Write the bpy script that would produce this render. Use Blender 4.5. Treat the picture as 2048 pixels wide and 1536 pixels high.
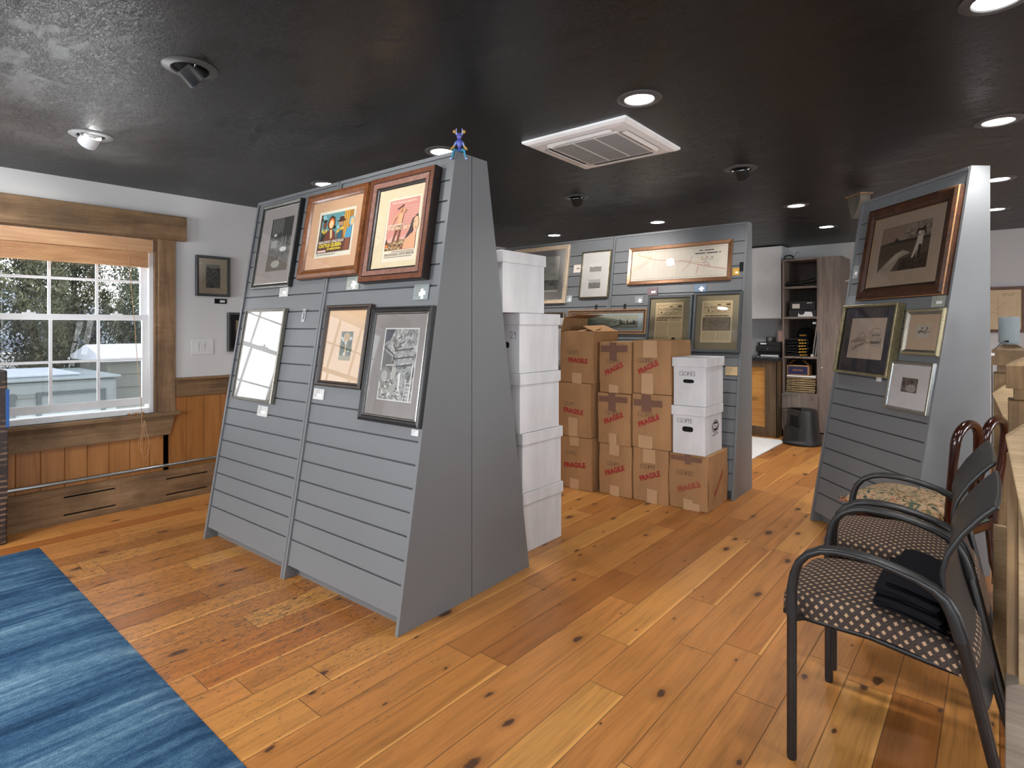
import bpy, bmesh, math, random
from mathutils import Vector, Matrix, noise as mnoise

# ------------------------------------------------------------------ scene
for o in list(bpy.data.objects):
    bpy.data.objects.remove(o, do_unlink=True)
scene = bpy.context.scene
COL = scene.collection
PI = math.pi
rnd = random.Random(7)

# camera: level, 20 mm lens with a vertical shift, looking 40 degrees left of the long axis of the room
cam_d = bpy.data.cameras.new('camera')
cam_d.sensor_width = 36.0
cam_d.lens = 36.0 * 1152.4 / 2048
cam_d.shift_y = -(768 - 655.1) / 2048
cam_d.clip_start = 0.05
cam_d.clip_end = 600
cam = bpy.data.objects.new('camera', cam_d)
COL.objects.link(cam)
cam.location = (0, 0, 1.37)
cam.rotation_euler = (PI / 2, 0, math.radians(40.24))
scene.camera = cam

# world: bright overcast sky
w = bpy.data.worlds.new('sky')
scene.world = w
w.use_nodes = True
wn = w.node_tree
wn.nodes.clear()
wo = wn.nodes.new('ShaderNodeOutputWorld')
wb = wn.nodes.new('ShaderNodeBackground')
wr = wn.nodes.new('ShaderNodeValToRGB')
wt = wn.nodes.new('ShaderNodeTexCoord')
ws = wn.nodes.new('ShaderNodeSeparateXYZ')
wz = wn.nodes.new('ShaderNodeTexNoise')
wz.inputs['Scale'].default_value = 3.0
wz.inputs['Detail'].default_value = 5.0
wa = wn.nodes.new('ShaderNodeMath')
wa.operation = 'MULTIPLY_ADD'
wa.inputs[1].default_value = 0.25
wn.links.new(wt.outputs['Generated'], ws.inputs[0])
wn.links.new(wt.outputs['Generated'], wz.inputs['Vector'])
wn.links.new(wz.outputs['Fac'], wa.inputs[0])
wn.links.new(ws.outputs['Z'], wa.inputs[2])
wn.links.new(wa.outputs[0], wr.inputs[0])
wr.color_ramp.elements[0].position = 0.05
wr.color_ramp.elements[0].color = (0.93, 0.94, 0.96, 1)
wr.color_ramp.elements[1].position = 0.75
wr.color_ramp.elements[1].color = (0.78, 0.86, 1.0, 1)
wn.links.new(wr.outputs[0], wb.inputs['Color'])
SKY = 3.2
wb.inputs['Strength'].default_value = SKY
wn.links.new(wb.outputs[0], wo.inputs[0])

# view
vs = scene.view_settings
vs.view_transform = 'Standard'
vs.look = 'None'
vs.gamma = 1.0
vs.use_curve_mapping = False
vs.exposure = 0.3

scene.cycles.max_bounces = 8
scene.cycles.diffuse_bounces = 4
scene.cycles.glossy_bounces = 4
scene.cycles.transmission_bounces = 6
scene.cycles.transparent_max_bounces = 16
scene.cycles.sample_clamp_indirect = 6.0
scene.cycles.caustics_reflective = False
scene.cycles.caustics_refractive = False


def area_light(name, loc, direction, sx, sy, power, color):
    d = bpy.data.lights.new(name, 'AREA')
    d.shape = 'RECTANGLE'
    d.size = sx
    d.size_y = sy
    d.energy = power
    d.color = color
    o = bpy.data.objects.new(name, d)
    COL.objects.link(o)
    o.location = loc
    o.rotation_euler = Vector(direction).to_track_quat('-Z', 'Y').to_euler()
    return o


# area lamps outside the unseen windows, standing in for daylight
DAY = (0.95, 0.975, 1.0)
area_light('fill_lamp_3', (-3.6, -2.85, 1.45), (0, 1, 0), 1.6, 1.3, 170, DAY)  # window and lamp added out of view to brighten the rug side
area_light('fill_lamp_4', (-0.9, -2.85, 1.45), (0, 1, 0), 1.6, 1.3, 70, DAY)  # also added out of view, fills the room from behind the camera
area_light('daylight_window_5', (1.9, -2.85, 1.45), (0, 1, 0), 1.6, 1.3, 190, (0.88, 0.94, 1.0))
area_light('fill_lamp_6', (3.6, 1.2, 1.45), (-1, 0, 0), 1.6, 1.3, 100, DAY)  # added, unseen: fills the display ends from the right
area_light('fill_lamp_7', (3.6, 4.6, 1.45), (-1, 0, 0), 1.6, 1.3, 80, DAY)  # second added lamp on the right, evens out the fill
# added lamp below the sill, unseen: brightens the left ceiling like snow glare
area_light('ceiling_fill_lamp', (-6.5, 0.75, 0.0), (1, 0, 1.05), 3.0, 1.0, 340, DAY)
for nm, loc, dr, sx in (('sky_portal_1', (-5.22, 1.145, 1.38), (1, 0, 0), 0.95), ('sky_portal_2', (-5.22, 0.0, 1.38), (1, 0, 0), 0.95)):
    p = area_light(nm, loc, dr, sx, 1.35, 1.0, (1, 1, 1))
    p.data.cycles.is_portal = True


# ------------------------------------------------------------------ node materials
class NT:
    def __init__(s, name, rough=0.5, metal=0.0, spec=0.5):
        s.m = bpy.data.materials.new(name)
        s.m.use_nodes = True
        s.t = s.m.node_tree
        s.b = s.t.nodes['Principled BSDF']
        s.b.inputs['Roughness'].default_value = rough
        s.b.inputs['Metallic'].default_value = metal
        s.b.inputs['Specular IOR Level'].default_value = spec

    def n(s, typ, props=None, **ins):
        nd = s.t.nodes.new(typ)
        for k, v in (props or {}).items():
            setattr(nd, k, v)
        for k, v in ins.items():
            s.put(nd.inputs[int(k[1:]) if k[0] == '_' else k.replace('_', ' ')], v)
        return nd

    def put(s, sock, v):
        if isinstance(v, bpy.types.NodeSocket):
            s.t.links.new(v, sock)
        elif isinstance(v, tuple) and len(v) == 3 and sock.type == 'RGBA':
            sock.default_value = (*v, 1)
        else:
            sock.default_value = v

    def ma(s, op, a, b=0.0, c=0.0, clamp=False):
        nd = s.n('ShaderNodeMath', {'operation': op, 'use_clamp': clamp}, _0=a, _1=b, _2=c)
        return nd.outputs[0]

    def co(s, scale=(1, 1, 1), which='Object', rot=(0, 0, 0), loc=(0, 0, 0)):
        tc = s.n('ShaderNodeTexCoord')
        mp = s.n('ShaderNodeMapping', _0=tc.outputs[which])
        mp.inputs['Scale'].default_value = scale
        mp.inputs['Rotation'].default_value = rot
        mp.inputs['Location'].default_value = loc
        return mp.outputs[0]

    def noise(s, vec, scale=5.0, detail=4.0, rough=0.55, dist=0.0, out='Fac'):
        nd = s.n('ShaderNodeTexNoise', Vector=vec, Scale=scale, Detail=detail, Roughness=rough, Distortion=dist)
        return nd.outputs[out]

    def ramp(s, fac, stops, interp='LINEAR'):
        nd = s.n('ShaderNodeValToRGB', _0=fac)
        cr = nd.color_ramp
        cr.interpolation = interp
        while len(cr.elements) < len(stops):
            cr.elements.new(0.5)
        for e, (p, c) in zip(cr.elements, stops):
            e.position = p
            e.color = (*c, 1) if isinstance(c, tuple) else (c, c, c, 1)
        return nd.outputs[0]

    def mix(s, fac, a, b, mode='MIX'):
        nd = s.n('ShaderNodeMix', {'data_type': 'RGBA', 'blend_type': mode}, _0=fac, _6=a, _7=b)
        return nd.outputs[2]

    def bump(s, h, strength=0.3, dist=0.01):
        nd = s.n('ShaderNodeBump', Height=h, Strength=strength, Distance=dist)
        s.t.links.new(nd.outputs[0], s.b.inputs['Normal'])

    def base(s, v):
        s.put(s.b.inputs['Base Color'], v)
        return s

    def rough(s, v):
        s.put(s.b.inputs['Roughness'], v)
        return s


def lin(h):
    h = h.lstrip('#')
    out = []
    for i in (0, 2, 4):
        c = int(h[i:i + 2], 16) / 255
        out.append(c / 12.92 if c <= 0.04045 else ((c + 0.055) / 1.055) ** 2.4)
    return tuple(out)


_simple = {}


def flat(h, rough=0.6, metal=0.0, spec=0.4):
    """plain paint, paper or plastic with a slight unevenness of tone"""
    k = (h, rough, metal, spec)
    if k not in _simple:
        n = NT('plain_' + h.lstrip('#'), rough, metal, spec)
        c = lin(h)
        f = n.noise(n.co(), 9.0, 3.0)
        n.base(n.ramp(f, [(0.3, tuple(x * 0.95 for x in c)), (0.7, tuple(min(1, x * 1.04) for x in c))]))
        _simple[k] = n.m
    return _simple[k]


def wood(name, dark, mid, light, axis=0, rough=0.55, freq=18.0, knots=0.0, saw=0.0, bump=0.25, seed=0.0):
    n = NT(name, rough)
    sc = [freq, freq, freq]
    sc[axis] = freq * 0.07
    v = n.co(tuple(sc), loc=(seed, seed * 1.7, seed * 0.6))
    g = n.noise(v, 1.0, 7.0, 0.62, 0.6)
    fine = [140.0, 140.0, 140.0]
    fine[axis] = 5.0
    g2 = n.noise(n.co(tuple(fine)), 1.0, 3.0)
    f = n.ma('ADD', n.ma('MULTIPLY', g, 0.75), n.ma('MULTIPLY', g2, 0.25))
    c = n.ramp(f, [(0.3, dark), (0.48, mid), (0.68, light)])
    h = f
    if knots > 0:
        ks = [5.0, 5.0, 5.0]
        ks[axis] = 2.3
        vo = n.n('ShaderNodeTexVoronoi', Vector=n.co(tuple(ks), loc=(seed, 1.3 + seed, 2.1)), Scale=1.0)
        k = n.ma('SUBTRACT', 1.0, n.ma('DIVIDE', vo.outputs['Distance'], knots), clamp=True)
        c = n.mix(n.ma('MULTIPLY', k, 0.85, clamp=True), c, tuple(x * 0.3 for x in dark))
    if saw > 0:
        rot = (0.45, 0, 0) if axis == 2 else (-1.1, 0, 0)
        s_ = n.ramp(n.noise(n.co((8, 7, 210), rot=rot), 1.0, 2.0), [(0.52, 0.0), (0.66, 1.0)])
        msk = n.ma('MULTIPLY', s_, n.ramp(n.noise(n.co(), 5.0, 4.0), [(0.42, 0.0), (0.62, 1.0)]))
        c = n.mix(n.ma('MULTIPLY', msk, saw * 0.7), c, tuple(min(1, x * 1.35) for x in light))
        blotch = n.ramp(n.noise(n.co(), 3.5, 4.0, 0.6), [(0.35, 0.62), (0.65, 1.1)])
        c = n.mix(1.0, c, blotch, 'MULTIPLY')
        h = n.ma('ADD', f, n.ma('MULTIPLY', msk, 0.4))
    n.base(c)
    n.bump(h, bump, 0.004)
    return n.m


def floor_material():
    n = NT('knotty_pine_floor', 0.3)
    tc = n.n('ShaderNodeTexCoord').outputs['Object']
    sp = n.n('ShaderNodeSeparateXYZ', _0=tc)
    x, y = sp.outputs[0], sp.outputs[1]
    W = 0.152
    xs = n.ma('DIVIDE', x, W)
    pid = n.ma('FLOOR', xs)
    fx = n.ma('FRACT', xs)
    r1 = n.n('ShaderNodeTexWhiteNoise', {'noise_dimensions': '1D'}, W=pid).outputs['Value']
    r2 = n.n('ShaderNodeTexWhiteNoise', {'noise_dimensions': '1D'}, W=n.ma('ADD', pid, 57.3)).outputs['Value']
    L = n.ma('MULTIPLY_ADD', r2, 0.8, 0.85)
    ys = n.ma('DIVIDE', n.ma('ADD', y, n.ma('MULTIPLY', r1, 9.0)), L)
    jid = n.ma('FLOOR', ys)
    fy = n.ma('FRACT', ys)
    cv = n.n('ShaderNodeCombineXYZ', _0=pid, _1=jid, _2=0.0).outputs[0]
    wn_ = n.n('ShaderNodeTexWhiteNoise', {'noise_dimensions': '2D'}, Vector=cv)
    pr = wn_.outputs['Value']
    pc = wn_.outputs['Color']
    # grain coordinates, shifted per plank
    off = n.n('ShaderNodeVectorMath', {'operation': 'SCALE'}, _0=pc)
    off.inputs['Scale'].default_value = 31.0
    gv = n.n('ShaderNodeVectorMath', {'operation': 'ADD'}, _0=tc, _1=off.outputs[0]).outputs[0]
    mp = n.n('ShaderNodeMapping', _0=gv)
    mp.inputs['Scale'].default_value = (34, 2.0, 34)
    g = n.noise(mp.outputs[0], 1.0, 8.0, 0.62, 0.9)
    mp2 = n.n('ShaderNodeMapping', _0=gv)
    mp2.inputs['Scale'].default_value = (150, 4.0, 1)
    g2 = n.noise(mp2.outputs[0], 1.0, 3.0)
    base = n.ramp(pr, [(0.0, lin('925a2a')), (0.25, lin('aa6f37')), (0.6, lin('b4783e')), (0.85, lin('be8645')), (1.0, lin('9e5e2a'))])
    f = n.ma('ADD', n.ma('MULTIPLY', g, 0.7), n.ma('MULTIPLY', g2, 0.3))
    tone = n.ramp(f, [(0.28, 0.5), (0.5, 0.92), (0.72, 1.16)])
    c = n.mix(1.0, base, tone, 'MULTIPLY')
    # pale sapwood along some edges
    sap = n.ma('MULTIPLY', n.ma('SMOOTH_MIN', 1.0, n.ma('MULTIPLY', n.ma('SUBTRACT', n.ma('ADD', fx, n.ma('MULTIPLY', g, 0.18)), 0.97, clamp=True), 14.0), 0.05), n.ma('GREATER_THAN', pr, 0.66), clamp=True)
    c = n.mix(n.ma('MULTIPLY', sap, 0.7), c, lin('d79b55'))
    # knots
    km = n.n('ShaderNodeMapping', _0=gv)
    km.inputs['Scale'].default_value = (8.5, 4.2, 1)
    wob = n.noise(gv, 16.0, 3.0, 0.6, 0.0, 'Color')
    kv = n.n('ShaderNodeMix', {'data_type': 'VECTOR'}, _0=0.16, _4=km.outputs[0], _5=wob).outputs[1]
    vo = n.n('ShaderNodeTexVoronoi', {'voronoi_dimensions': '2D'}, Vector=kv, Scale=1.0)
    vr = n.n('ShaderNodeSeparateColor', _0=vo.outputs['Color'])
    rad = n.ma('MULTIPLY_ADD', n.ma('POWER', vr.outputs[0], 2.2), 0.11, 0.022)
    has = n.ma('GREATER_THAN', vr.outputs[1], 0.52)
    d = n.ma('DIVIDE', vo.outputs['Distance'], rad)
    core = n.ma('MULTIPLY', n.ma('SUBTRACT', 1.25, d, clamp=True), has)
    core = n.ma('MULTIPLY', core, 2.2, clamp=True)
    halo = n.ma('MULTIPLY', n.ma('SUBTRACT', 1.0, n.ma('MULTIPLY', d, 0.33), clamp=True), has)
    c = n.mix(n.ma('MULTIPLY', n.ma('MULTIPLY', halo, n.ma('ADD', g, 0.25)), 0.85), c, lin('6e3f1b'))
    ring = n.ramp(n.ma('FRACT', n.ma('MULTIPLY', d, 2.0)), [(0.0, lin('3a2417')), (0.5, lin('5a3a24')), (1.0, lin('35200f'))])
    c = n.mix(core, c, ring)
    # scratches and worn grey patches in the walkway
    m1 = n.n('ShaderNodeMapping', _0=tc)
    m1.inputs['Scale'].default_value = (95, 26, 1)
    sc_ = n.noise(m1.outputs[0], 1.0, 9.0, 0.72, 1.2)
    patch = n.noise(tc, 1.1, 3.0)
    dx = n.ma('ADD', x, 3.3)
    dy = n.ma('SUBTRACT', y, 1.15)
    dist = n.ma('SQRT', n.ma('ADD', n.ma('MULTIPLY', dx, n.ma('MULTIPLY', dx, 0.6)), n.ma('MULTIPLY', dy, dy)))
    area = n.ma('ADD', n.ma('MULTIPLY', n.ma('SUBTRACT', 1.7, dist, clamp=True), 0.32), n.ma('MULTIPLY', patch, 0.28))
    wear = n.ma('MULTIPLY', n.ma('GREATER_THAN', n.ma('ADD', sc_, n.ma('MULTIPLY', area, 0.40)), 0.735), 0.75)
    c = n.mix(wear, c, lin('463a30'))
    # joints between the boards
    ex = n.ma('MULTIPLY', n.ma('MINIMUM', fx, n.ma('SUBTRACT', 1.0, fx)), W)
    ey = n.ma('MULTIPLY', n.ma('MINIMUM', fy, n.ma('SUBTRACT', 1.0, fy)), L)
    e = n.ma('MINIMUM', ex, ey)
    gap = n.ma('SUBTRACT', 1.0, n.ma('DIVIDE', e, 0.0026), clamp=True)
    c = n.mix(n.ma('MULTIPLY', gap, 0.85), c, lin('2b1a0d'))
    n.base(c)
    n.rough(n.ma('MULTIPLY_ADD', g, 0.25, 0.24))
    hgt = n.ma('SUBTRACT', n.ma('MULTIPLY', f, 0.12), gap)
    n.bump(hgt, 0.35, 0.002)
    return n.m


def ceiling_material():
    n = NT('black_knockdown_ceiling', 0.36, 0, 0.36)
    v = n.co((26, 64, 1))
    a = n.noise(v, 1.0, 5.0, 0.62, 1.8)
    crack = n.ma('ABSOLUTE', n.ma('SUBTRACT', a, 0.5))
    gate = n.noise(n.co((5, 9, 1)), 1.0, 4.0, 0.6)
    cr = n.ramp(crack, [(0.0, 1.0), (0.035, 0.0)])
    cr = n.ma('MULTIPLY', cr, n.ramp(gate, [(0.40, 0.0), (0.52, 1.0)]))
    b = n.noise(n.co(), 75.0, 3.0)
    hh = n.ma('SUBTRACT', n.ma('MULTIPLY', b, 0.25), n.ma('MULTIPLY', cr, 0.9))
    n.base(lin('0b0b0c'))
    n.bump(hh, 0.55, 0.0045)
    return n.m


def paint(name, hexc, rough=0.55, grain=160.0, strength=0.06):
    n = NT(name, rough)
    c = lin(hexc)
    f = n.noise(n.co(), 1.5, 3.0)
    n.base(n.ramp(f, [(0.3, tuple(x * 0.96 for x in c)), (0.7, tuple(min(1, x * 1.03) for x in c))]))
    n.bump(n.noise(n.co(), grain, 2.0), strength, 0.002)
    return n.m


def cardboard_material(name, hexc):
    n = NT(name, 0.75, 0, 0.2)
    c = lin(hexc)
    flute = n.n('ShaderNodeTexWave', {'bands_direction': 'X'}, Vector=n.co(), Scale=75.0, Distortion=0.3).outputs['Fac']
    f = n.noise(n.co((1, 1, 0.35)), 6.0, 6.0)
    n.base(n.mix(n.ma('MULTIPLY', flute, 0.12), n.ramp(f, [(0.3, tuple(x * 0.82 for x in c)), (0.7, tuple(min(1, x * 1.1) for x in c))]), tuple(x * 0.7 for x in c)))
    n.bump(f, 0.15, 0.004)
    return n.m


def seat_fabric():
    n = NT('diamond_pattern_fabric', 0.9, 0, 0.15)
    uv = n.n('ShaderNodeTexCoord').outputs['UV']
    sp = n.n('ShaderNodeSeparateXYZ', _0=uv)
    P = 0.030
    a = n.ma('DIVIDE', sp.outputs[0], P)
    b = n.ma('DIVIDE', sp.outputs[1], P * 0.62)
    row = n.ma('FLOOR', b)
    a = n.ma('ADD', a, n.ma('MULTIPLY', n.ma('MODULO', n.ma('ABSOLUTE', row), 2.0), 0.5))
    fa = n.ma('MULTIPLY', n.ma('SUBTRACT', n.ma('FRACT', a), 0.5), P)
    fb = n.ma('MULTIPLY', n.ma('SUBTRACT', n.ma('FRACT', b), 0.5), P * 0.62)
    dd = n.ma('ADD', n.ma('ABSOLUTE', fa), n.ma('ABSOLUTE', fb))
    inside = n.ma('LESS_THAN', dd, 0.0068)
    ring = n.ma('LESS_THAN', n.ma('ABSOLUTE', n.ma('SUBTRACT', dd, 0.0038)), 0.0008)
    wv = n.noise(n.co(), 420.0, 2.0)
    dark = n.ramp(wv, [(0.3, lin('2b2422')), (0.7, lin('4a3f3a'))])
    tan = n.ramp(wv, [(0.3, lin('a88a6c')), (0.7, lin('c8aa88'))])
    n.base(n.mix(inside, dark, n.mix(ring, tan, lin('6b4a38'))))
    n.bump(wv, 0.3, 0.002)
    return n.m


def rug_material():
    n = NT('blue_streaked_rug', 0.95, 0, 0.1)
    s2 = n.noise(n.co((8.5, 2.2, 1), loc=(3, 1, 0)), 1.0, 6.0, 0.62, 0.8)
    streak = n.noise(n.co((24, 1.3, 1), loc=(7, 2, 0)), 1.0, 5.0, 0.6, 0.7)
    band = n.noise(n.co((3.4, 0.55, 1), loc=(1, 5, 0)), 1.0, 2.0, 0.5, 0.4)
    fib = n.noise(n.co(), 330.0, 3.0, 0.7)
    mottle = n.noise(n.co((60, 30, 1)), 1.0, 4.0, 0.7)
    f = n.ma('ADD', n.ma('ADD', n.ma('MULTIPLY', streak, 0.4), n.ma('MULTIPLY', band, 0.34)), n.ma('MULTIPLY', s2, 0.26))
    f = n.ma('ADD', f, n.ma('MULTIPLY', n.ma('SUBTRACT', fib, 0.5), 0.34))
    f = n.ma('ADD', f, n.ma('MULTIPLY', n.ma('SUBTRACT', mottle, 0.5), 0.2))
    n.base(n.ramp(f, [(0.34, lin('1c364f')), (0.46, lin('345575')), (0.55, lin('54768f')), (0.66, lin('8aa6ba')), (0.78, lin('b4c6d2'))]))
    n.bump(n.ma('ADD', fib, n.ma('MULTIPLY', streak, 0.6)), 0.7, 0.012)
    return n.m


def photo_material(name, lo, hi, seed, scale=9.0, stretch=(1, 1, 1), dark_bias=0.5, sky=None):
    """grainy monochrome print"""
    n = NT(name, 0.6, 0, 0.2)
    v = n.co(stretch, 'Generated', loc=(seed, seed * 0.7, 0))
    f = n.noise(v, scale, 9.0, 0.7, 1.0)
    c = n.ramp(f, [(dark_bias - 0.16, lo), (dark_bias + 0.16, hi)])
    if sky:
        sp = n.n('ShaderNodeSeparateXYZ', _0=n.n('ShaderNodeTexCoord').outputs['Generated'])
        h = n.ma('ADD', sp.outputs[1], n.ma('MULTIPLY', n.ma('SUBTRACT', n.noise(n.co((5, 0.4, 1), 'Generated'), 1.0, 5.0), 0.5), 0.22))
        c = n.mix(n.ma('GREATER_THAN', h, sky[0]), c, sky[1])
    n.base(c)
    return n.m


def glass_pane(name, refl=1.0, tint=(1, 1, 1)):
    n = NT(name)
    n.t.nodes.remove(n.b)
    out = n.t.nodes['Material Output']
    tr = n.n('ShaderNodeBsdfTransparent', Color=tint)
    gl = n.n('ShaderNodeBsdfGlossy', Color=(1, 1, 1), Roughness=0.0)
    fr = n.n('ShaderNodeFresnel', IOR=1.5)
    f = n.ma('MULTIPLY', fr.outputs[0], refl, clamp=True)
    mx = n.n('ShaderNodeMixShader', _0=f, _1=tr.outputs[0], _2=gl.outputs[0])
    n.t.links.new(mx.outputs[0], out.inputs[0])
    return n.m


def emitter(name, color, strength):
    n = NT(name)
    n.base((0.9, 0.9, 0.9))
    n.b.inputs['Emission Color'].default_value = (*color, 1)
    n.b.inputs['Emission Strength'].default_value = strength
    return n.m


M = {}
M['floor'] = floor_material()
M['ceiling'] = ceiling_material()
M['wall'] = paint('grey_wall_paint', 'd0d0d0')
M['white_wall'] = paint('white_wall_paint', 'c9cacb')
M['slat'] = paint('grey_slatwall_laminate', '6b6d6f', 0.42, 500.0, 0.04)
M['groove'] = flat('#3c3e40', 0.6)
M['rustic'] = wood('rough_sawn_stained_wood', lin('4d3a25'), lin('7d6143'), lin('97795a'), 1, 0.7, 14.0, 0.16, 0.55, 0.4)
M['rustic_z'] = wood('rough_sawn_stained_wood_upright', lin('553f29'), lin('836547'), lin('9f8060'), 2, 0.7, 14.0, 0.12, 0.5, 0.4, 3.0)
M['pine'] = wood('varnished_pine_boards', lin('7d4f27'), lin('a06a37'), lin('b27c47'), 2, 0.45, 12.0, 0.13, 0.0, 0.1, 1.0)
M['vinyl'] = flat('#e3e4e6', 0.35)
M['white_plastic'] = flat('#d9d9da', 0.4)
M['ac_white'] = flat('#ececec', 0.45)
M['ac_dark'] = flat('#7a7a7a', 0.6)
M['card'] = cardboard_material('brown_corrugated_board', 'a8805a')
M['card_in'] = cardboard_material('brown_corrugated_board_inside', '8a6848')
M['whitebox'] = cardboard_material('white_corrugated_board', 'd6d6d8')
M['tape_clear'] = flat('#bf9b77', 0.25)
M['tape_brown'] = flat('#7a5a4c', 0.2)
M['red_ink'] = flat('#a3262b', 0.6)
M['faded_red'] = flat('#a54f3c', 0.6)
M['ink'] = flat('#4a423d', 0.6)
M['black_ink'] = flat('#1d1d1f', 0.6)
M['black_plastic'] = flat('#19191a', 0.42, 0, 0.45)
M['black_metal'] = flat('#151516', 0.35, 0, 0.5)
M['seat'] = seat_fabric()
M['rug'] = rug_material()
M['pane'] = glass_pane('picture_glass', 1.0)
M['window_glass'] = glass_pane('window_glass', 0.6)
M['reflecting_glass'] = glass_pane('bright_reflecting_glass', 7.0)
M['steel'] = flat('#9aa0a4', 0.28, 0.9)
M['dark_trim'] = flat('#4a4a4b', 0.35)
M['lamp'] = emitter('lamp_lens', (1.0, 0.985, 0.96), 30.0)
M['chrome'] = flat('#d8d8d8', 0.15, 1.0)
M['hole'] = flat('#050505', 0.9)
M['white_paper'] = flat('#e6e6e6', 0.6)
M['tan_paper'] = flat('#c4a57a', 0.7)


# ------------------------------------------------------------------ mesh building
class MB:
    def __init__(s):
        s.v, s.f, s.mi, s.uv = [], [], [], {}

    def add(s, vs, fs, mi=0, T=None):
        b = len(s.v)
        for p in vs:
            p = Vector(p)
            s.v.append(T @ p if T is not None else p)
        for f in fs:
            s.f.append([b + i for i in f])
            s.mi.append(mi)
        return b

    def box(s, x0, x1, y0, y1, z0, z1, mi=0, T=None):
        vs = [(x, y, z) for z in (z0, z1) for y in (y0, y1) for x in (x0, x1)]
        fs = [(0, 2, 3, 1), (4, 5, 7, 6), (0, 1, 5, 4), (2, 6, 7, 3), (0, 4, 6, 2), (1, 3, 7, 5)]
        s.add(vs, fs, mi, T)

    def poly(s, pts, mi=0, T=None):
        s.add(pts, [tuple(range(len(pts)))], mi, T)

    def prism(s, pts, axis, a, b, mi=0, T=None):
        """closed outline pts (two coordinates) swept along axis from a to b"""
        n = len(pts)

        def p3(p, h):
            if axis == 0:
                return (h, p[0], p[1])
            if axis == 1:
                return (p[0], h, p[1])
            return (p[0], p[1], h)
        vs = [p3(p, a) for p in pts] + [p3(p, b) for p in pts]
        fs = [tuple(range(n))[::-1], tuple(range(n, 2 * n))]
        fs += [(i, (i + 1) % n, n + (i + 1) % n, n + i) for i in range(n)]
        s.add(vs, fs, mi, T)

    def lathe(s, prof, n=32, c=(0, 0, 0), mi=0, T=None, cap=False):
        vs = []
        for r, z in prof:
            for k in range(n):
                a = 2 * PI * k / n
                vs.append((c[0] + r * math.cos(a), c[1] + r * math.sin(a), c[2] + z))
        fs = []
        for i in range(len(prof) - 1):
            for k in range(n):
                k2 = (k + 1) % n
                fs.append((i * n + k, i * n + k2, (i + 1) * n + k2, (i + 1) * n + k))
        if cap:
            fs.append(tuple(range(n))[::-1])
            fs.append(tuple((len(prof) - 1) * n + k for k in range(n)))
        s.add(vs, fs, mi, T)

    def tube(s, pts, r, n=10, mi=0, closed=False, T=None):
        """round tube along points; r a number or a list"""
        pts = [Vector(p) for p in pts]
        m = len(pts)
        rs = r if isinstance(r, (list, tuple)) else [r] * m
        vs, ref = [], None
        for i, p in enumerate(pts):
            a = pts[(i - 1) % m] if (i > 0 or closed) else p
            b = pts[(i + 1) % m] if (i < m - 1 or closed) else p
            t = (b - a).normalized()
            if ref is None:
                ref = Vector((0, 0, 1)) if abs(t.z) < 0.9 else Vector((1, 0, 0))
            u = (ref - t * ref.dot(t))
            u = u.normalized() if u.length > 1e-6 else t.orthogonal().normalized()
            ref = u
            w_ = t.cross(u)
            for k in range(n):
                an = 2 * PI * k / n
                vs.append(p + (u * math.cos(an) + w_ * math.sin(an)) * rs[i])
        fs = []
        for i in range(m if closed else m - 1):
            j = (i + 1) % m
            for k in range(n):
                k2 = (k + 1) % n
                fs.append((i * n + k, i * n + k2, j * n + k2, j * n + k))
        if not closed:
            fs.append(tuple(range(n))[::-1])
            fs.append(tuple((m - 1) * n + k for k in range(n)))
        s.add(vs, fs, mi, T)

    def sweep_xz(s, pts, half_w, half_t, y=0.0, mi=0):
        """rounded flat bar whose centre line lies in a plane of constant y; half_w along y, half_t in the plane"""
        pts = [Vector((p[0], 0, p[1])) for p in pts]
        m = len(pts)
        hw = half_w if isinstance(half_w, list) else [half_w] * m
        ht = half_t if isinstance(half_t, list) else [half_t] * m
        sec = [(math.copysign(abs(math.cos(a)) ** 0.6, math.cos(a)), math.copysign(abs(math.sin(a)) ** 0.7, math.sin(a))) for a in [2 * PI * (k + 0.5) / 14 for k in range(14)]]
        vs = []
        for i, p in enumerate(pts):
            a = pts[max(0, i - 1)]
            b = pts[min(m - 1, i + 1)]
            t = (b - a).normalized()
            nrm = Vector((-t.z, 0, t.x))
            for cu, su in sec:
                vs.append(p + nrm * (su * ht[i]) + Vector((0, y + cu * hw[i], 0)))
        n = len(sec)
        fs = []
        for i in range(m - 1):
            for k in range(n):
                k2 = (k + 1) % n
                fs.append((i * n + k, i * n + k2, (i + 1) * n + k2, (i + 1) * n + k))
        fs.append(tuple(range(n))[::-1])
        fs.append(tuple((m - 1) * n + k for k in range(n)))
        s.add(vs, fs, mi)

    def ribbon(s, pts, w_, T, mi=0, z=0.0):
        """flat pen stroke through 2D points"""
        for (x0, y0), (x1, y1) in zip(pts[:-1], pts[1:]):
            dx, dy = x1 - x0, y1 - y0
            l = math.hypot(dx, dy) or 1e-6
            ux, uy = dx / l * w_ * 0.5, dy / l * w_ * 0.5
            nx, ny = -uy, ux
            x0_, y0_, x1_, y1_ = x0 - ux, y0 - uy, x1 + ux, y1 + uy
            s.add([(x0_ + nx, y0_ + ny, z), (x0_ - nx, y0_ - ny, z), (x1_ - nx, y1_ - ny, z), (x1_ + nx, y1_ + ny, z)], [(0, 1, 2, 3)], mi, T)

    def grid(s, fn, nu, nv, mi=0, uvfn=None):
        b = len(s.v)
        for j in range(nv + 1):
            for i in range(nu + 1):
                s.v.append(Vector(fn(i / nu, j / nv)))
                if uvfn:
                    s.uv[len(s.v) - 1] = uvfn(i / nu, j / nv)
        for j in range(nv):
            for i in range(nu):
                a = b + j * (nu + 1) + i
                s.f.append([a, a + 1, a + nu + 2, a + nu + 1])
                s.mi.append(mi)

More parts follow.
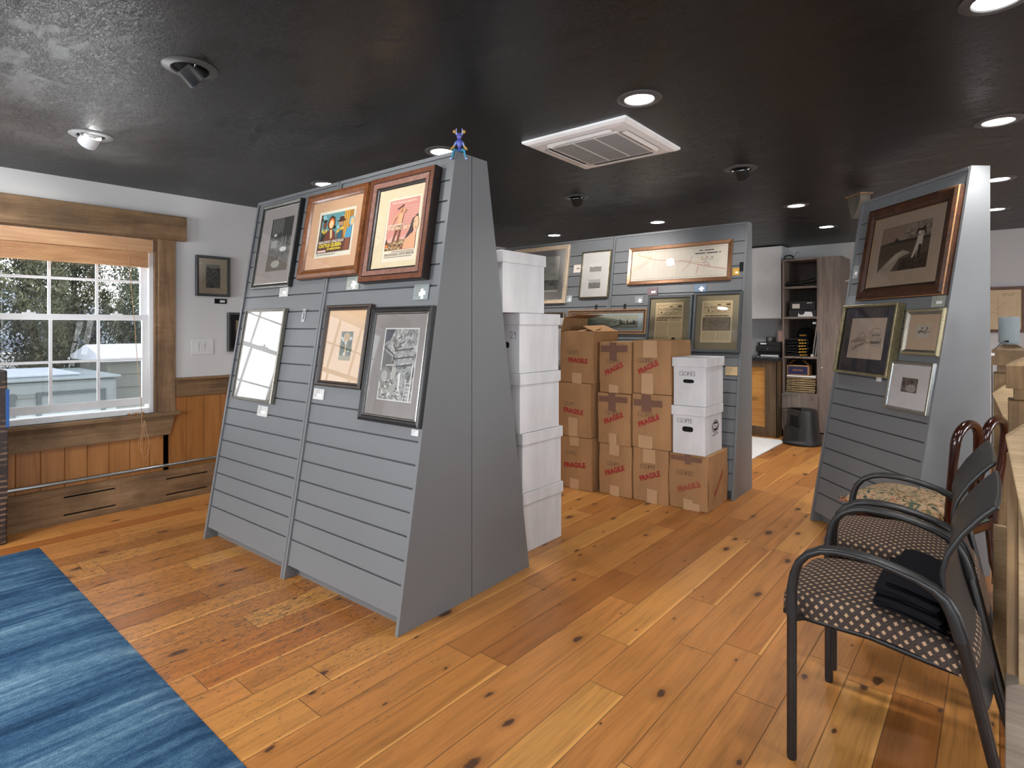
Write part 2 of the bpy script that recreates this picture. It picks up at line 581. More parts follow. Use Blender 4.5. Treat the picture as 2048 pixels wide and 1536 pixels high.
    def build(s, name, mats, parent=None, loc=None, rot=None, smooth=None, bevel=0.0, seg=2, recalc=True):
        me = bpy.data.meshes.new(name)
        me.from_pydata([tuple(v) for v in s.v], [], s.f)
        if not isinstance(mats, (list, tuple)):
            mats = [mats]
        for m in mats:
            me.materials.append(m)
        me.polygons.foreach_set('material_index', s.mi)
        if s.uv:
            ul = me.uv_layers.new(name='UVMap')
            for lp in me.loops:
                ul.data[lp.index].uv = s.uv.get(lp.vertex_index, (0, 0))
        me.update()
        if recalc:
            bm = bmesh.new()
            bm.from_mesh(me)
            bmesh.ops.recalc_face_normals(bm, faces=bm.faces)
            bm.to_mesh(me)
            bm.free()
        if smooth is not None:
            me.polygons.foreach_set('use_smooth', [True] * len(me.polygons))
            me.set_sharp_from_angle(angle=math.radians(smooth))
        o = bpy.data.objects.new(name, me)
        COL.objects.link(o)
        if parent is not None:
            o.parent = parent
        if loc is not None:
            o.location = loc
        if rot is not None:
            o.rotation_euler = rot
        if bevel > 0:
            md = o.modifiers.new('bevel', 'BEVEL')
            md.width = bevel
            md.segments = seg
            md.limit_method = 'ANGLE'
            md.angle_limit = math.radians(40)
        return o


def tag(o, label, cat, group=None):
    o['label'] = label
    o['category'] = cat
    if group:
        o['group'] = group
    return o


def thing(name, label, cat, loc=(0, 0, 0), yaw=0.0, group=None, matrix=None):
    o = bpy.data.objects.new(name, None)
    o.empty_display_size = 0.1
    COL.objects.link(o)
    if matrix is not None:
        o.matrix_world = matrix
    else:
        o.location = loc
        o.rotation_euler = (0, 0, math.radians(yaw))
    return tag(o, label, cat, group)


def struct(o):
    o['kind'] = 'structure'
    return o


def copy_thing(root, label, loc=None, yaw=None, matrix=None):
    c = root.copy()
    COL.objects.link(c)
    c['label'] = label
    if matrix is not None:
        c.matrix_world = matrix
    if loc is not None:
        c.location = loc
    if yaw is not None:
        c.rotation_euler = (0, 0, math.radians(yaw))

    def rec(src, dst):
        for ch in list(src.children):
            d = ch.copy()
            COL.objects.link(d)
            d.parent = dst
            rec(ch, d)
    rec(root, c)
    return c


# lettering ---------------------------------------------------------
_tx = {}


def text_mesh(body, bold=0.0):
    k = (body, bold)
    if k not in _tx:
        cu = bpy.data.curves.new('lettering', 'FONT')
        cu.body = body
        cu.size = 1.0
        cu.offset = bold
        cu.resolution_u = 3
        ob = bpy.data.objects.new('lettering', cu)
        COL.objects.link(ob)
        bpy.context.view_layer.update()
        me = bpy.data.meshes.new_from_object(ob.evaluated_get(bpy.context.evaluated_depsgraph_get()))
        vs = [tuple(v.co) for v in me.vertices]
        fs = [tuple(p.vertices) for p in me.polygons]
        bpy.data.objects.remove(ob, do_unlink=True)
        bpy.data.meshes.remove(me)
        xs = [v[0] for v in vs] or [0, 1]
        ys = [v[1] for v in vs] or [0, 1]
        x0, x1, y0, y1 = min(xs), max(xs), min(ys), max(ys)
        _tx[k] = ([((x - x0) / (x1 - x0), (y - y0) / (y1 - y0), 0) for x, y, _ in vs], fs)
    return _tx[k]


def put_text(mb, body, x0, y0, x1, y1, T=None, mi=0, z=0.0, ang=0.0, bold=0.0):
    """lettering stretched into the box x0..x1, y0..y1, turned about its centre"""
    vs, fs = text_mesh(body, bold)
    cx, cy = (x0 + x1) / 2, (y0 + y1) / 2
    ca, sa = math.cos(math.radians(ang)), math.sin(math.radians(ang))
    out = []
    for u, v, _ in vs:
        px, py = (u - 0.5) * (x1 - x0), (v - 0.5) * (y1 - y0)
        out.append((cx + px * ca - py * sa, cy + px * sa + py * ca, z))
    mb.add(out, fs, mi, T)


PEN = {
    'C': [[(.62, .85), (.35, 1), (.1, .72), (.05, .35), (.25, .03), (.62, .12)]],
    'G': [[(.62, .88), (.32, 1), (.06, .6), (.14, .1), (.5, .06), (.62, .45), (.36, .45)]],
    '#': [[(.15, .08), (.32, .9)], [(.4, .1), (.57, .92)], [(.02, .35), (.65, .4)], [(.05, .65), (.68, .7)]],
    '0': [[(.3, 1), (.08, .6), (.2, .05), (.5, .2), (.55, .7), (.3, 1)]],
    '1': [[(.3, 1), (.25, 0)]],
    '2': [[(.05, .8), (.3, 1), (.52, .75), (.05, .03), (.65, .08)]],
    '3': [[(.08, .9), (.4, 1), (.5, .75), (.25, .55), (.52, .3), (.3, .0), (.05, .1)]],
    '5': [[(.55, .98), (.15, .95), (.12, .55), (.45, .55), (.5, .2), (.1, .0)]],
    '4': [[(.35, 1), (.05, .4), (.6, .4)], [(.42, .7), (.42, 0)]],
    '6': [[(.5, 1), (.12, .5), (.15, .08), (.45, .05), (.5, .38), (.15, .42)]],
    '8': [[(.3, .52), (.08, .8), (.3, 1), (.5, .8), (.08, .2), (.3, 0), (.52, .22), (.3, .52)]],
    '9': [[(.52, .75), (.25, .55), (.08, .8), (.35, 1), (.52, .75), (.42, 0)]],
}


def pen(mb, body, x, y, h, T, mi=0, z=0.0006, wid=0.0035, r=None):
    r = r or rnd
    for ch in body:
        for st in PEN.get(ch, []):
            pts = [(x + (px + r.uniform(-.03, .03)) * h * 0.75, y + (py + r.uniform(-.03, .03)) * h) for px, py in st]
            mb.ribbon(pts, wid, T, mi, z)
        x += h * (0.32 if ch == '1' else 0.58)
    return x

# ------------------------------------------------------------------ room shell
XL, XR, YF, YB, ZC = -5.07, 3.4, -2.65, 8.27, 2.44


def wall_pieces(mb, axis, pos0, pos1, a0, a1, holes):
    """wall slab between pos0..pos1 thick, running a0..a1, with rectangular holes (b0, b1, z0, z1)"""
    cuts = sorted(holes)
    cur = a0

    def bx(u0, u1, z0, z1):
        if u1 - u0 < 1e-4 or z1 - z0 < 1e-4:
            return
        if axis == 'Y':
            mb.box(pos0, pos1, u0, u1, z0, z1)
        else:
            mb.box(u0, u1, pos0, pos1, z0, z1)
    for b0, b1, z0, z1 in cuts:
        bx(cur, b0, 0, ZC)
        bx(b0, b1, 0, z0)
        bx(b0, b1, z1, ZC)
        cur = b1
    bx(cur, a1, 0, ZC)


mb = MB()
mb.box(XL - 0.2, XR + 0.2, YF - 0.2, YB + 0.2, -0.1, 0.0)
struct(mb.build('floor', M['floor']))
mb = MB()
mb.box(XL - 0.2, XR + 0.2, YF - 0.2, YB + 0.2, ZC, ZC + 0.1)
struct(mb.build('ceiling', M['ceiling']))
HOLES_L = [(-0.50, 0.503, 0.70, 2.07), (0.625, 1.665, 0.70, 2.07)]
mb = MB()
wall_pieces(mb, 'Y', XL - 0.16, XL, YF - 0.2, YB + 0.2, HOLES_L)
struct(mb.build('wall_left', M['wall']))
HOLES_F = [(-4.4, -2.8, 0.70, 2.07), (-1.7, -0.1, 0.70, 2.07), (1.1, 2.7, 0.70, 2.07)]
mb = MB()
wall_pieces(mb, 'X', YF - 0.16, YF, XL, XR, HOLES_F)
struct(mb.build('wall_front', M['wall']))
mb = MB()
mb.box(XL, XR, YB, YB + 0.15, 0, ZC)
struct(mb.build('wall_back', M['white_wall']))
HOLES_R = [(0.4, 2.0, 0.70, 2.07), (3.8, 5.4, 0.70, 2.07)]
mb = MB()
wall_pieces(mb, 'Y', XR, XR + 0.15, YF - 0.2, YB + 0.2, HOLES_R)
struct(mb.build('wall_right', M['white_wall']))


def window(name, w_, z0, z1, loc, yaw, cols=3, detail=False):
    """double hung vinyl window; local x across, +y to the outside"""
    root = bpy.data.objects.new(name, None)
    COL.objects.link(root)
    root.location = loc
    root.rotation_euler = (0, 0, math.radians(yaw))
    struct(root)
    h = w_ / 2
    zm = z0 + (z1 - z0) * 0.545
    f = MB()
    t = 0.032
    f.box(-h, -h + t, 0.03, 0.13, z0, z1)
    f.box(h - t, h, 0.03, 0.13, z0, z1)
    f.box(-h + t, h - t, 0.031, 0.13, z1 - t, z1)
    f.box(-h + t, h - t, 0.02, 0.13, z0, z0 + 0.04)
    f.build('window_frame', M['vinyl'], root, bevel=0.003)
    for nm, za, zb, y, bot in (('upper_sash', zm - 0.02, z1 - t, 0.085, 0.03), ('lower_sash', z0 + 0.068, zm + 0.02, 0.045, 0.055)):
        s = MB()
        st = 0.042
        s.box(-h + t, -h + t + st, y, y + 0.03, za, zb)
        s.box(h - t - st, h - t, y, y + 0.03, za, zb)
        s.box(-h + t + st, h - t - st, y + 0.0005, y + 0.0305, zb - 0.042, zb)
        s.box(-h + t + st, h - t - st, y + 0.0005, y + 0.0305, za, za + bot)
        sash = s.build(nm, M['vinyl'], root, bevel=0.003)
        m = MB()
        x0, x1 = -h + t + st, h - t - st
        for c in range(1, cols):
            x = x0 + (x1 - x0) * c / cols
            m.box(x - 0.009, x + 0.009, y + 0.006, y + 0.022, za + bot, zb - 0.042)
        zc = (za + bot + zb - 0.042) / 2
        m.box(x0, x1, y + 0.007, y + 0.023, zc - 0.009, zc + 0.009)
        m.build('muntin', M['vinyl'], sash)
        g = MB()
        g.box(x0 - 0.005, x1 + 0.005, y + 0.013, y + 0.0155, za + bot - 0.005, zb - 0.037)
        g.build('glass', M['window_glass'], sash)
    return root


def fly_screen():
    n = NT('insect_screen')
    n.t.nodes.remove(n.b)
    out = n.t.nodes['Material Output']
    tr = n.n('ShaderNodeBsdfTransparent', Color=(1, 1, 1))
    df = n.n('ShaderNodeBsdfDiffuse', Color=(0.045, 0.048, 0.044))
    mx = n.n('ShaderNodeMixShader', _0=0.3, _1=tr.outputs[0], _2=df.outputs[0])
    n.t.links.new(mx.outputs[0], out.inputs[0])
    return n.m


win = window('window_1', 1.0, 0.70, 2.07, (XL, 1.145, 0), 90)
mb = MB()
mb.box(-0.45, 0.45, 0.121, 0.1225, 0.755, 1.45)
mb.build('insect_screen', fly_screen(), win)
mb = MB()
for x in (-0.26, 0.26):
    mb.box(x - 0.035, x + 0.035, 0.05, 0.085, 1.4665, 1.476)
    mb.lathe([(0.0, 0.018), (0.008, 0.018), (0.012, 0.0)], 12, (x, 0.068, 1.476))
mb.build('sash_lock', M['vinyl'], win)
window('window_2', 1.0, 0.70, 2.07, (XL, 0.0, 0), 90)
window('added_window_3', 1.56, 0.70, 2.07, (-3.6, YF, 0), 180, 4)  # unseen window, added for the fill lamp outside it
window('added_window_4', 1.56, 0.70, 2.07, (-0.9, YF, 0), 180, 4)  # unseen, added to let in more fill light
window('window_5', 1.56, 0.70, 2.07, (1.9, YF, 0), 180, 4)
window('added_window_6', 1.56, 0.70, 2.07, (XR, 1.2, 0), -90, 4)  # unseen right-wall window, added to light the display ends
window('added_window_7', 1.56, 0.70, 2.07, (XR, 4.6, 0), -90, 4)  # another unseen window added for fill from the right

# rough sawn trim around the window
R, RZ = M['rustic'], M['rustic_z']
mb = MB()
mb.box(XL, XL + 0.045, -0.7, 1.862, 2.066, 2.262)
struct(mb.build('trim_1', R, bevel=0.004))
mb = MB()
mb.box(XL, XL + 0.022, 1.664, 1.787, 0.70, 2.066)
struct(mb.build('trim_2', RZ, bevel=0.003))
mb = MB()
mb.box(XL, XL + 0.022, 0.503, 0.626, 0.70, 2.066)
mb.box(XL, XL + 0.022, -0.624, -0.499, 0.70, 2.066)
struct(mb.build('trim_3', RZ, bevel=0.003))
mb = MB()
mb.box(XL - 0.04, XL + 0.001, 1.645, 1.665, 0.70, 2.07)
mb.box(XL - 0.04, XL + 0.001, 0.625, 0.645, 0.70, 2.07)
mb.box(XL - 0.04, XL + 0.001, 0.645, 1.645, 2.055, 2.07)
struct(mb.build('trim_4', RZ))
mb = MB()
mb.box(XL - 0.05, XL + 0.055, -0.66, 1.815, 0.672, 0.70)
struct(mb.build('trim_5', R, bevel=0.004))
mb = MB()
mb.prism([(-0.60, 0.52), (1.745, 0.52), (1.782, 0.672), (-0.64, 0.672)], 0, XL, XL + 0.03)
struct(mb.build('trim_6', R, bevel=0.003))
mb = MB()
mb.box(XL, XL + 0.022, 1.79, 7.9, 0.81, 0.945)
mb.box(XL, XL + 0.045, 1.79, 7.9, 0.945, 0.965)
mb.box(XL, XL + 0.022, YF + 0.01, -0.63, 0.81, 0.945)
mb.box(XL, XL + 0.045, YF + 0.01, -0.63, 0.945, 0.965)
struct(mb.build('trim_7', R, bevel=0.003))
# pine wainscot: boards with v-grooves
mb = MB()
BW, y = 0.134, YF + 0.01
y0 = 1.069 - BW * 28
k = 0
while y0 + BW * k < 7.9:
    a = y0 + BW * k
    k += 1
    if a < YF:
        continue
    g = 0.004
    top = 0.81 if (a + BW > 1.70 or a + BW < -0.62) else 0.53
    if a < 1.70 < a + BW:
        mb.box(XL, XL + 0.012, 1.70, a + BW - g, 0.0, 0.81)
        top = 0.53
    mb.prism([(XL, a), (XL, a + BW), (XL + 0.006, a + BW), (XL + 0.012, a + BW - g), (XL + 0.012, a + g), (XL + 0.006, a)], 2, 0.0, top)
struct(mb.build('trim_8', M['pine']))

# heater cover along the foot of the wall, with the steel pipe above it
h = thing('heater_cover', 'low rough-sawn wooden heater cover with dark slots below the window', 'heater cover', (XL, 0, 0))
mb = MB()
FX = 0.075
ys = [-2.5, -0.55, -0.22, 0.31, 0.70, 1.05, 1.36, 1.70, 2.01, 2.38, 2.70, 7.5]
slots = [(-0.55, -0.22), (0.31, 0.70), (1.05, 1.36), (1.70, 2.01), (2.38, 2.70)]
for z0, z1 in ((0.0, 0.05), (0.061, 0.174), (0.185, 0.245)):
    mb.box(FX - 0.022, FX, -2.5, 7.5, z0, z1)
for z0, z1 in ((0.05, 0.061), (0.174, 0.185)):
    cur = -2.5
    for a, b in slots:
        mb.box(FX - 0.022, FX, cur, a, z0, z1)
        cur = b
    mb.box(FX - 0.022, FX, cur, 7.5, z0, z1)
mb.build('front_board', R, h)
mb = MB()
mb.box(0.014, FX - 0.022, -2.5, 7.5, 0.215, 0.24)
mb.build('top_board', R, h)
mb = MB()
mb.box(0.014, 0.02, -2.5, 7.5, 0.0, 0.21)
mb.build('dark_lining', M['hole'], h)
p = thing('steel_pipe', 'long shiny steel pipe running just above the wooden heater cover', 'pipe', (XL, 0, 0))
mb = MB()
mb.tube([(0.062, -2.4, 0.285), (0.062, 2.3, 0.285), (0.062, 7.4, 0.285)], 0.0125, 16)
mb.build('pipe', M['steel'], p, smooth=50)
for yy in (-1.2, 0.1, 2.75, 4.4, 6.0):
    mb = MB()
    mb.box(0.012, 0.055, yy - 0.008, yy + 0.008, 0.28, 0.29)
    mb.build('bracket', M['steel'], p)

# bamboo roll blind and its cord
b = thing('roll_blind', 'bamboo roll blind drawn up under the rough window header', 'blind', (XL, 1.145, 0))
bm_ = wood('bamboo_slats', lin('a97c50'), lin('c3946a'), lin('d6ab80'), 1, 0.5, 30.0, 0.0, 0.0, 0.1)
mb = MB()
mb.prism([(0.0, 1.955), (0.012, 1.955), (0.016, 2.0), (0.016, 2.05), (0.0, 2.05)], 1, -0.498, 0.478)
mb.build('valance', bm_, b)
mb = MB()
for i in range(16):
    z = 1.84 + i * 0.0078
    mb.tube([(-0.006, -0.49, z), (-0.006, 0.455, z)], 0.0042, 8)
mb.build('rolled_slats', bm_, b, smooth=60)
c = thing('blind_cord', 'thin looped blind cord hanging over the window sill', 'cord', (0, 0, 0))
mb = MB()
cx = -4.995
mb.tube([(XL + 0.02, 1.452, 1.97), (-5.01, 1.46, 1.75), (-5.0, 1.485, 1.4), (-4.998, 1.503, 1.1), (cx, 1.522, 0.86), (cx, 1.53, 0.72), (cx, 1.533, 0.60)], 0.0022, 6)


def loop(w_, top, bot, dy):
    pts = []
    for i in range(25):
        a = -PI / 2 + 2 * PI * i / 24
        t = (1 + math.sin(a)) / 2
        pts.append((cx + 0.004, 1.545 + dy + math.cos(a) * w_ * (1 - t) ** 0.7 * (1.3 if t < 0.5 else 0.9), bot + (top - bot) * t))
    return pts


mb.tube(loop(0.042, 0.66, 0.415, 0.0), 0.0016, 6)
mb.tube(loop(0.030, 0.66, 0.375, 0.006), 0.0016, 6)
mb.tube(loop(0.02, 0.64, 0.43, -0.005), 0.0014, 6)
mb.build('cord', flat('#b58f6a', 0.7), c, smooth=60)
mb = MB()
for dy, r in ((-0.075, 0.011), (-0.04, 0.012), (-0.02, 0.010), (0.015, 0.012)):
    mb.lathe([(0.0, -0.0095), (r * .7, -0.007), (r, 0), (r * .7, 0.008), (0, 0.011)], 10, (cx - 0.045, 1.535 + dy, 0.7105))
mb.build('wooden_bead', flat('#a5774f', 0.5), c, smooth=60)

# wall switch plate
s = thing('light_switch', 'white switch plate with two rockers on the grey wall', 'light switch', (XL, 1.998, 1.208))
mb = MB()
mb.box(0, 0.006, -0.088, 0.088, -0.062, 0.062)
mb.build('plate', M['white_plastic'], s, bevel=0.003)
for dy in (-0.045, 0.0):
    mb = MB()
    mb.prism([(0.006, -0.033), (0.0075, -0.033), (0.011, 0.033), (0.006, 0.033)], 1, dy - 0.015, dy + 0.015)
    mb.build('rocker', M['white_plastic'], s, bevel=0.001)
mb = MB()
mb.box(0.006, 0.007, 0.03, 0.06, -0.033, 0.033)
mb.build('blank_insert', M['white_plastic'], s)

# ------------------------------------------------------------------ outside
GZ = -1.75
snow = NT('patchy_snow', 0.8)
f = snow.noise(snow.co(), 0.35, 5.0)
snow.base(snow.ramp(f, [(0.42, lin('6e6a62')), (0.56, lin('a3a5a8'))]))
mb = MB()
mb.box(-90, XL - 0.3, -40, 60, GZ - 0.1, GZ)
g = mb.build('snowy_ground', snow.m)
g['kind'] = 'structure'
hm = NT('distant_hill', 0.9)
f = hm.noise(hm.co(), 0.16, 8.0, 0.65)
hm.base(hm.ramp(f, [(0.44, lin('5a626a')), (0.52, lin('858c93')), (0.6, lin('c3c9d2'))]))
mb = MB()


def hill(u, v):
    yy = -20 + u * 90
    xx = -88 - v * 30
    top = 7.5 + 2.0 * math.sin(u * 7.0 + 0.6) + 1.0 * math.sin(u * 19)
    return (xx, yy, GZ + max(0.0, top - GZ) * math.sin(min(1.0, v * 1.25) * PI / 2) + 0.5 * mnoise.noise((xx * .1, yy * .1, 0)))


mb.grid(hill, 90, 16)
tag(mb.build('hillside', hm.m, smooth=180), 'distant blue-grey hillside with snow patches, seen through the window', 'hill')


def tree(label, cx_, cy_, r, h, n, hexes, seed, name='evergreen_tree', trunk_h=None):
    rr = random.Random(seed)
    t = thing(name, label, 'tree', (cx_, cy_, GZ), 0, 'evergreens outside the window')
    mb = MB()
    mb.tube([(0, 0, 0), (0.05, 0, h * 0.4), (0, 0.04, h * 0.85)], [r * 0.08, r * 0.06, r * 0.02], 8)
    for k in range(26):
        a = rr.uniform(0, 2 * PI)
        z = h * rr.uniform(0.08, 0.75)
        l = r * rr.uniform(0.5, 0.95) * (1 - z / h * 0.6)
        mb.tube([(0, 0, z), (math.cos(a) * l * .5, math.sin(a) * l * .5, z + l * .35), (math.cos(a) * l, math.sin(a) * l, z + l * .9)], [0.05, 0.03, 0.012], 5)
    mb.build('trunk', flat('#2e251d', 0.9), t)
    mb = MB()
    plumes = []
    for k in range(260):
        a = rr.uniform(0, 2 * PI)
        z = rr.uniform(0.02, 0.95)
        rad = r * math.sqrt(rr.uniform(0.05, 1)) * (1.0 if z < 0.55 else max(0.12, 1 - (z - 0.55) / 0.5))
        plumes.append((math.cos(a) * rad, math.sin(a) * rad, h * z, rr.uniform(0.28, 0.6)))
    for k in range(n):
        px, py, pz, ps = plumes[rr.randrange(len(plumes))]
        hgt = rr.uniform(0.0, 1.0)
        sp = ps * 0.34 * (1 - hgt * 0.75)
        p = Vector((px + rr.gauss(0, sp), py + rr.gauss(0, sp), pz + hgt * ps * 2.1))
        d = Vector((rr.gauss(0, .8) + px * 0.25, rr.gauss(0, .8) + py * 0.25, 0.8)).normalized()
        sd = d.cross(Vector((rr.gauss(0, 1), rr.gauss(0, 1), rr.gauss(0, 1)))).normalized()
        l, wd = rr.uniform(0.04, 0.10), rr.uniform(0.008, 0.017)
        mb.add([p - sd * wd, p + sd * wd, p + d * l + sd * wd * .3, p + d * l - sd * wd * .3], [(0, 1, 2, 3)])
    fm = NT('foliage_' + str(seed), 0.8, 0, 0.2)
    ff = fm.noise(fm.co(), 2.2, 6.0)
    fm.base(fm.ramp(ff, [(0.32, lin(hexes[0])), (0.5, lin(hexes[1])), (0.68, lin(hexes[2]))]))
    mb.build('foliage', fm.m, t, recalc=False)


tree('tall olive-green evergreen filling the left panes of the window', -13.0, 1.75, 1.15, 9.5, 80000, ('2c2f23', '4e503d', '747459'), 3)
tree('olive-green evergreen behind the middle panes of the window', -15.6, 3.45, 1.0, 8.4, 62000, ('2f3226', '545642', '78775c'), 5)
tree('slim evergreen at the edge of the right window pane', -17.5, 5.15, 0.55, 4.3, 14000, ('30352a', '4f5643', '6c7158'), 8)
tree('blue-green spruce at the far left edge of the window', -19.0, 1.35, 1.2, 9.0, 24000, ('24404c', '3f6474', '6a8c97'), 9)

tr = thing('white_trailer', 'white enclosed trailer with square panel doors, parked outside the window', 'trailer', (-10.1, 2.5, GZ + 0.12))
tw = flat('#8d9695', 0.4)
mb = MB()
mb.box(-1.0, 1.0, -5.5, 0.0, 0.45, 2.33)
mb.build('body', tw, tr, bevel=0.05)
mb = MB()
mb.box(-1.04, 1.04, -5.54, 0.04, 2.33, 2.365)
mb.box(-0.9, 0.75, -5.3, -0.35, 2.365, 2.40, 1)
mb.build('roof', [flat('#98a2a1', 0.4), flat('#c3c9d0', 0.8)], tr, bevel=0.02)
for a in (-0.50, -1.42, -3.0):
    mb = MB()
    for u0, u1, z0, z1 in ((a - .36, a + .36, 2.15, 2.19), (a - .36, a - .31, 1.2, 2.15), (a + .31, a + .36, 1.2, 2.15), (a - .36, a + .36, 1.16, 1.2)):
        mb.box(1.0, 1.03, u0, u1, z0, z1, 0)
    mb.box(1.0, 1.012, a - .31, a + .31, 1.2, 2.15, 1)
    mb.build('panel_door', [flat('#5a6262', 0.5), tw], tr)
for a in (-0.96, -1.95, -2.4):
    mb = MB()
    mb.box(1.0, 1.03, a - .09, a + .09, 2.13, 2.17)
    mb.build('marker_light', flat('#7d837f', 0.4), tr, bevel=0.01)
for a in (-2.2, -3.1):
    mb = MB()
    mb.lathe([(0.0, -.1), (.33, -.1), (.35, 0), (.33, .1), (0, .1)], 24, T=Matrix.Translation((0.93, a, 0.23)) @ Matrix.Rotation(PI / 2, 4, 'Y'))
    mb.build('wheel', M['black_plastic'], tr, smooth=40)
sh = thing('pale_shed', 'pale sided shed with snow on its roof beyond the trailer', 'shed', (-10.4, 3.22, GZ))
mb = MB()
for i in range(13):
    z = i * 0.2
    mb.prism([(0.0, z), (0.025, z), (0.008, z + 0.2), (0.0, z + 0.2)], 1, -0.5, 3.4)
mb.box(-1.5, 0.0, -0.5, 3.4, 0, 2.6)
mb.build('siding', flat('#85877e', 0.7), sh)
mb = MB()
mb.prism([(-1.6, 2.6), (0.12, 2.6), (0.12, 2.66), (-0.75, 2.85), (-1.6, 2.66)], 1, -0.6, 3.5)
mb.build('roof', flat('#dfe3e8', 0.8), sh)

# ------------------------------------------------------------------ slatwall displays
def slat_unit(label, origin, yaw, w_, H, T, back=True):
    """half of an A-frame: slanted slatted front (local -y), vertical back; right front foot at the origin, body towards -x"""
    D, SB = 0.483, 0.019
    u = thing('slatwall_display', label, 'display stand', (origin[0], origin[1], 0), yaw, 'grey slatwall display units')
    k = math.hypot(H, T)
    side = [(0, 0), (D, 0), (D, H), (T, H)]
    for x0 in (-w_, -SB):
        mb = MB()
        mb.prism(side, 0, x0 + 0.0003, x0 + SB - 0.0003)
        mb.build('side_panel', M['slat'], u, bevel=0.0012, seg=1)
    # slatted panel; profile in (distance along the slope t, depth behind the front edge e)
    mb = MB()
    prof = [(0.075, 0.012)]
    groove = []
    i = 0
    while True:
        t = 0.21 + 0.1066 * i
        if t > k - 0.06:
            break
        prof += [(t - 0.0042, 0.012), (t - 0.0042, 0.021), (t + 0.0042, 0.021), (t + 0.0042, 0.012)]
        groove.append(t)
        i += 1
    prof += [(k - 0.012, 0.012), (k - 0.012, 0.03), (0.075, 0.03)]

    def yz(t, e):
        return (T * t / k + H * e / k, H * t / k - T * e / k)
    mb.prism([yz(t, e) for t, e in prof], 0, -w_ + SB, -SB)
    pan = mb.build('slat_panel', M['slat'], u)
    mb = MB()
    for t in groove:
        a, b = yz(t - 0.0041, 0.0205), yz(t + 0.0041, 0.0205)
        mb.add([(-w_ + SB, *a), (-SB, *a), (-SB, *b), (-w_ + SB, *b)], [(0, 1, 2, 3)])
    mb.build('groove_insert', M['groove'], pan)
    mb = MB()
    mb.box(-w_ + SB, -SB, T - 0.002, D, H - 0.019, H)
    mb.build('top_board', M['slat'], u, bevel=0.0012, seg=1)
    mb = MB()
    mb.box(-w_ + SB, -SB, 0.085, 0.103, 0, 0.10)
    mb.build('toe_kick', M['slat'], u)
    mb = MB()
    mb.box(-w_ + SB, -SB, D - 0.014, D - 0.004, 0.0, H - 0.019)
    mb.build('back_panel', M['slat'], u)
    u['geo'] = 0
    del u['geo']
    return dict(o=Vector((origin[0], origin[1], 0)), yaw=math.radians(yaw), H=H, T=T, k=k, obj=u)


def on_panel(U, x, t, e=0.0):
    """matrix at slope position (x, t) of unit U, raised e off the slats: X along, Y up the slope, Z outwards"""
    H, T, k = U['H'], U['T'], U['k']
    n = Vector((0, -H / k, T / k))
    up = Vector((0, T / k, H / k))
    p = Vector((x, 0, 0)) + up * t + n * (e - 0.012)
    m = Matrix(((1, up.x, n.x, p.x), (0, up.y, n.y, p.y), (0, up.z, n.z, p.z), (0, 0, 0, 1)))
    return Matrix.Translation(U['o']) @ Matrix.Rotation(U['yaw'], 4, 'Z') @ m


R1 = math.radians(1.66)
O1 = Vector((-2.03, 1.616, 0))
E1, F1 = Vector((math.cos(R1), math.sin(R1), 0)), Vector((-math.sin(R1), math.cos(R1), 0))
H1, T1 = 2.24, 0.369
U1 = slat_unit('nearest grey slatwall unit with the two western film posters, facing the rug', O1, 1.66, 0.958, H1, T1)
U1L = slat_unit('grey slatwall unit on the window side of the front display, behind the rug', O1 - E1 * 0.962, 1.66, 0.958, H1, T1)
U1['o'] = O1
# rear halves stand back to back with the front ones
B1 = O1 + F1 * 0.971 - E1 * 0.958
slat_unit('rear half of the front grey display, its slats facing the stacked white boxes', B1, 181.66, 0.958, H1, T1)
slat_unit('rear half of the front grey display on its window side, mostly hidden', B1 - E1 * 0.962, 181.66, 0.958, H1, T1)
R2 = math.radians(1.4)
O2 = Vector((-1.6, 4.591, 0))
E2 = Vector((math.cos(R2), math.sin(R2), 0))
H2, T2 = 2.26, 0.372
U2 = slat_unit('grey slatwall unit behind the cardboard boxes, holding the long framed map', O2, 1.4, 1.258, H2, T2)
slat_unit('middle grey slatwall unit of the back row, behind the tall stack of white boxes', O2 - E2 * 1.262, 1.4, 1.258, H2, T2)
slat_unit('farthest left grey slatwall unit of the back row, barely visible above the white boxes', O2 - E2 * 2.524, 1.4, 0.80, H2, T2)
O3 = Vector((-0.396, 3.798, 0))
U3 = slat_unit('dark grey slatwall unit on the right beside the black chairs, end panel towards the camera', O3, -47.76, 0.947, 2.262, 0.377)


# ------------------------------------------------------------------ framed pictures
def ring_frame(mb, hw, hh, prof, mis):
    """mitred moulding: prof = (inset, height) from the outer back edge to the inner lip"""
    loops = []
    for ins, z in prof:
        a, b = hw - ins, hh - ins
        loops.append(mb.add([(-a, -b, z), (a, -b, z), (a, b, z), (-a, b, z)], []))
    for i in range(len(loops) - 1):
        for k in range(4):
            k2 = (k + 1) % 4
            mb.f.append([loops[i] + k, loops[i] + k2, loops[i + 1] + k2, loops[i + 1] + k])
            mb.mi.append(mis[i] if isinstance(mis, (list, tuple)) else mis)


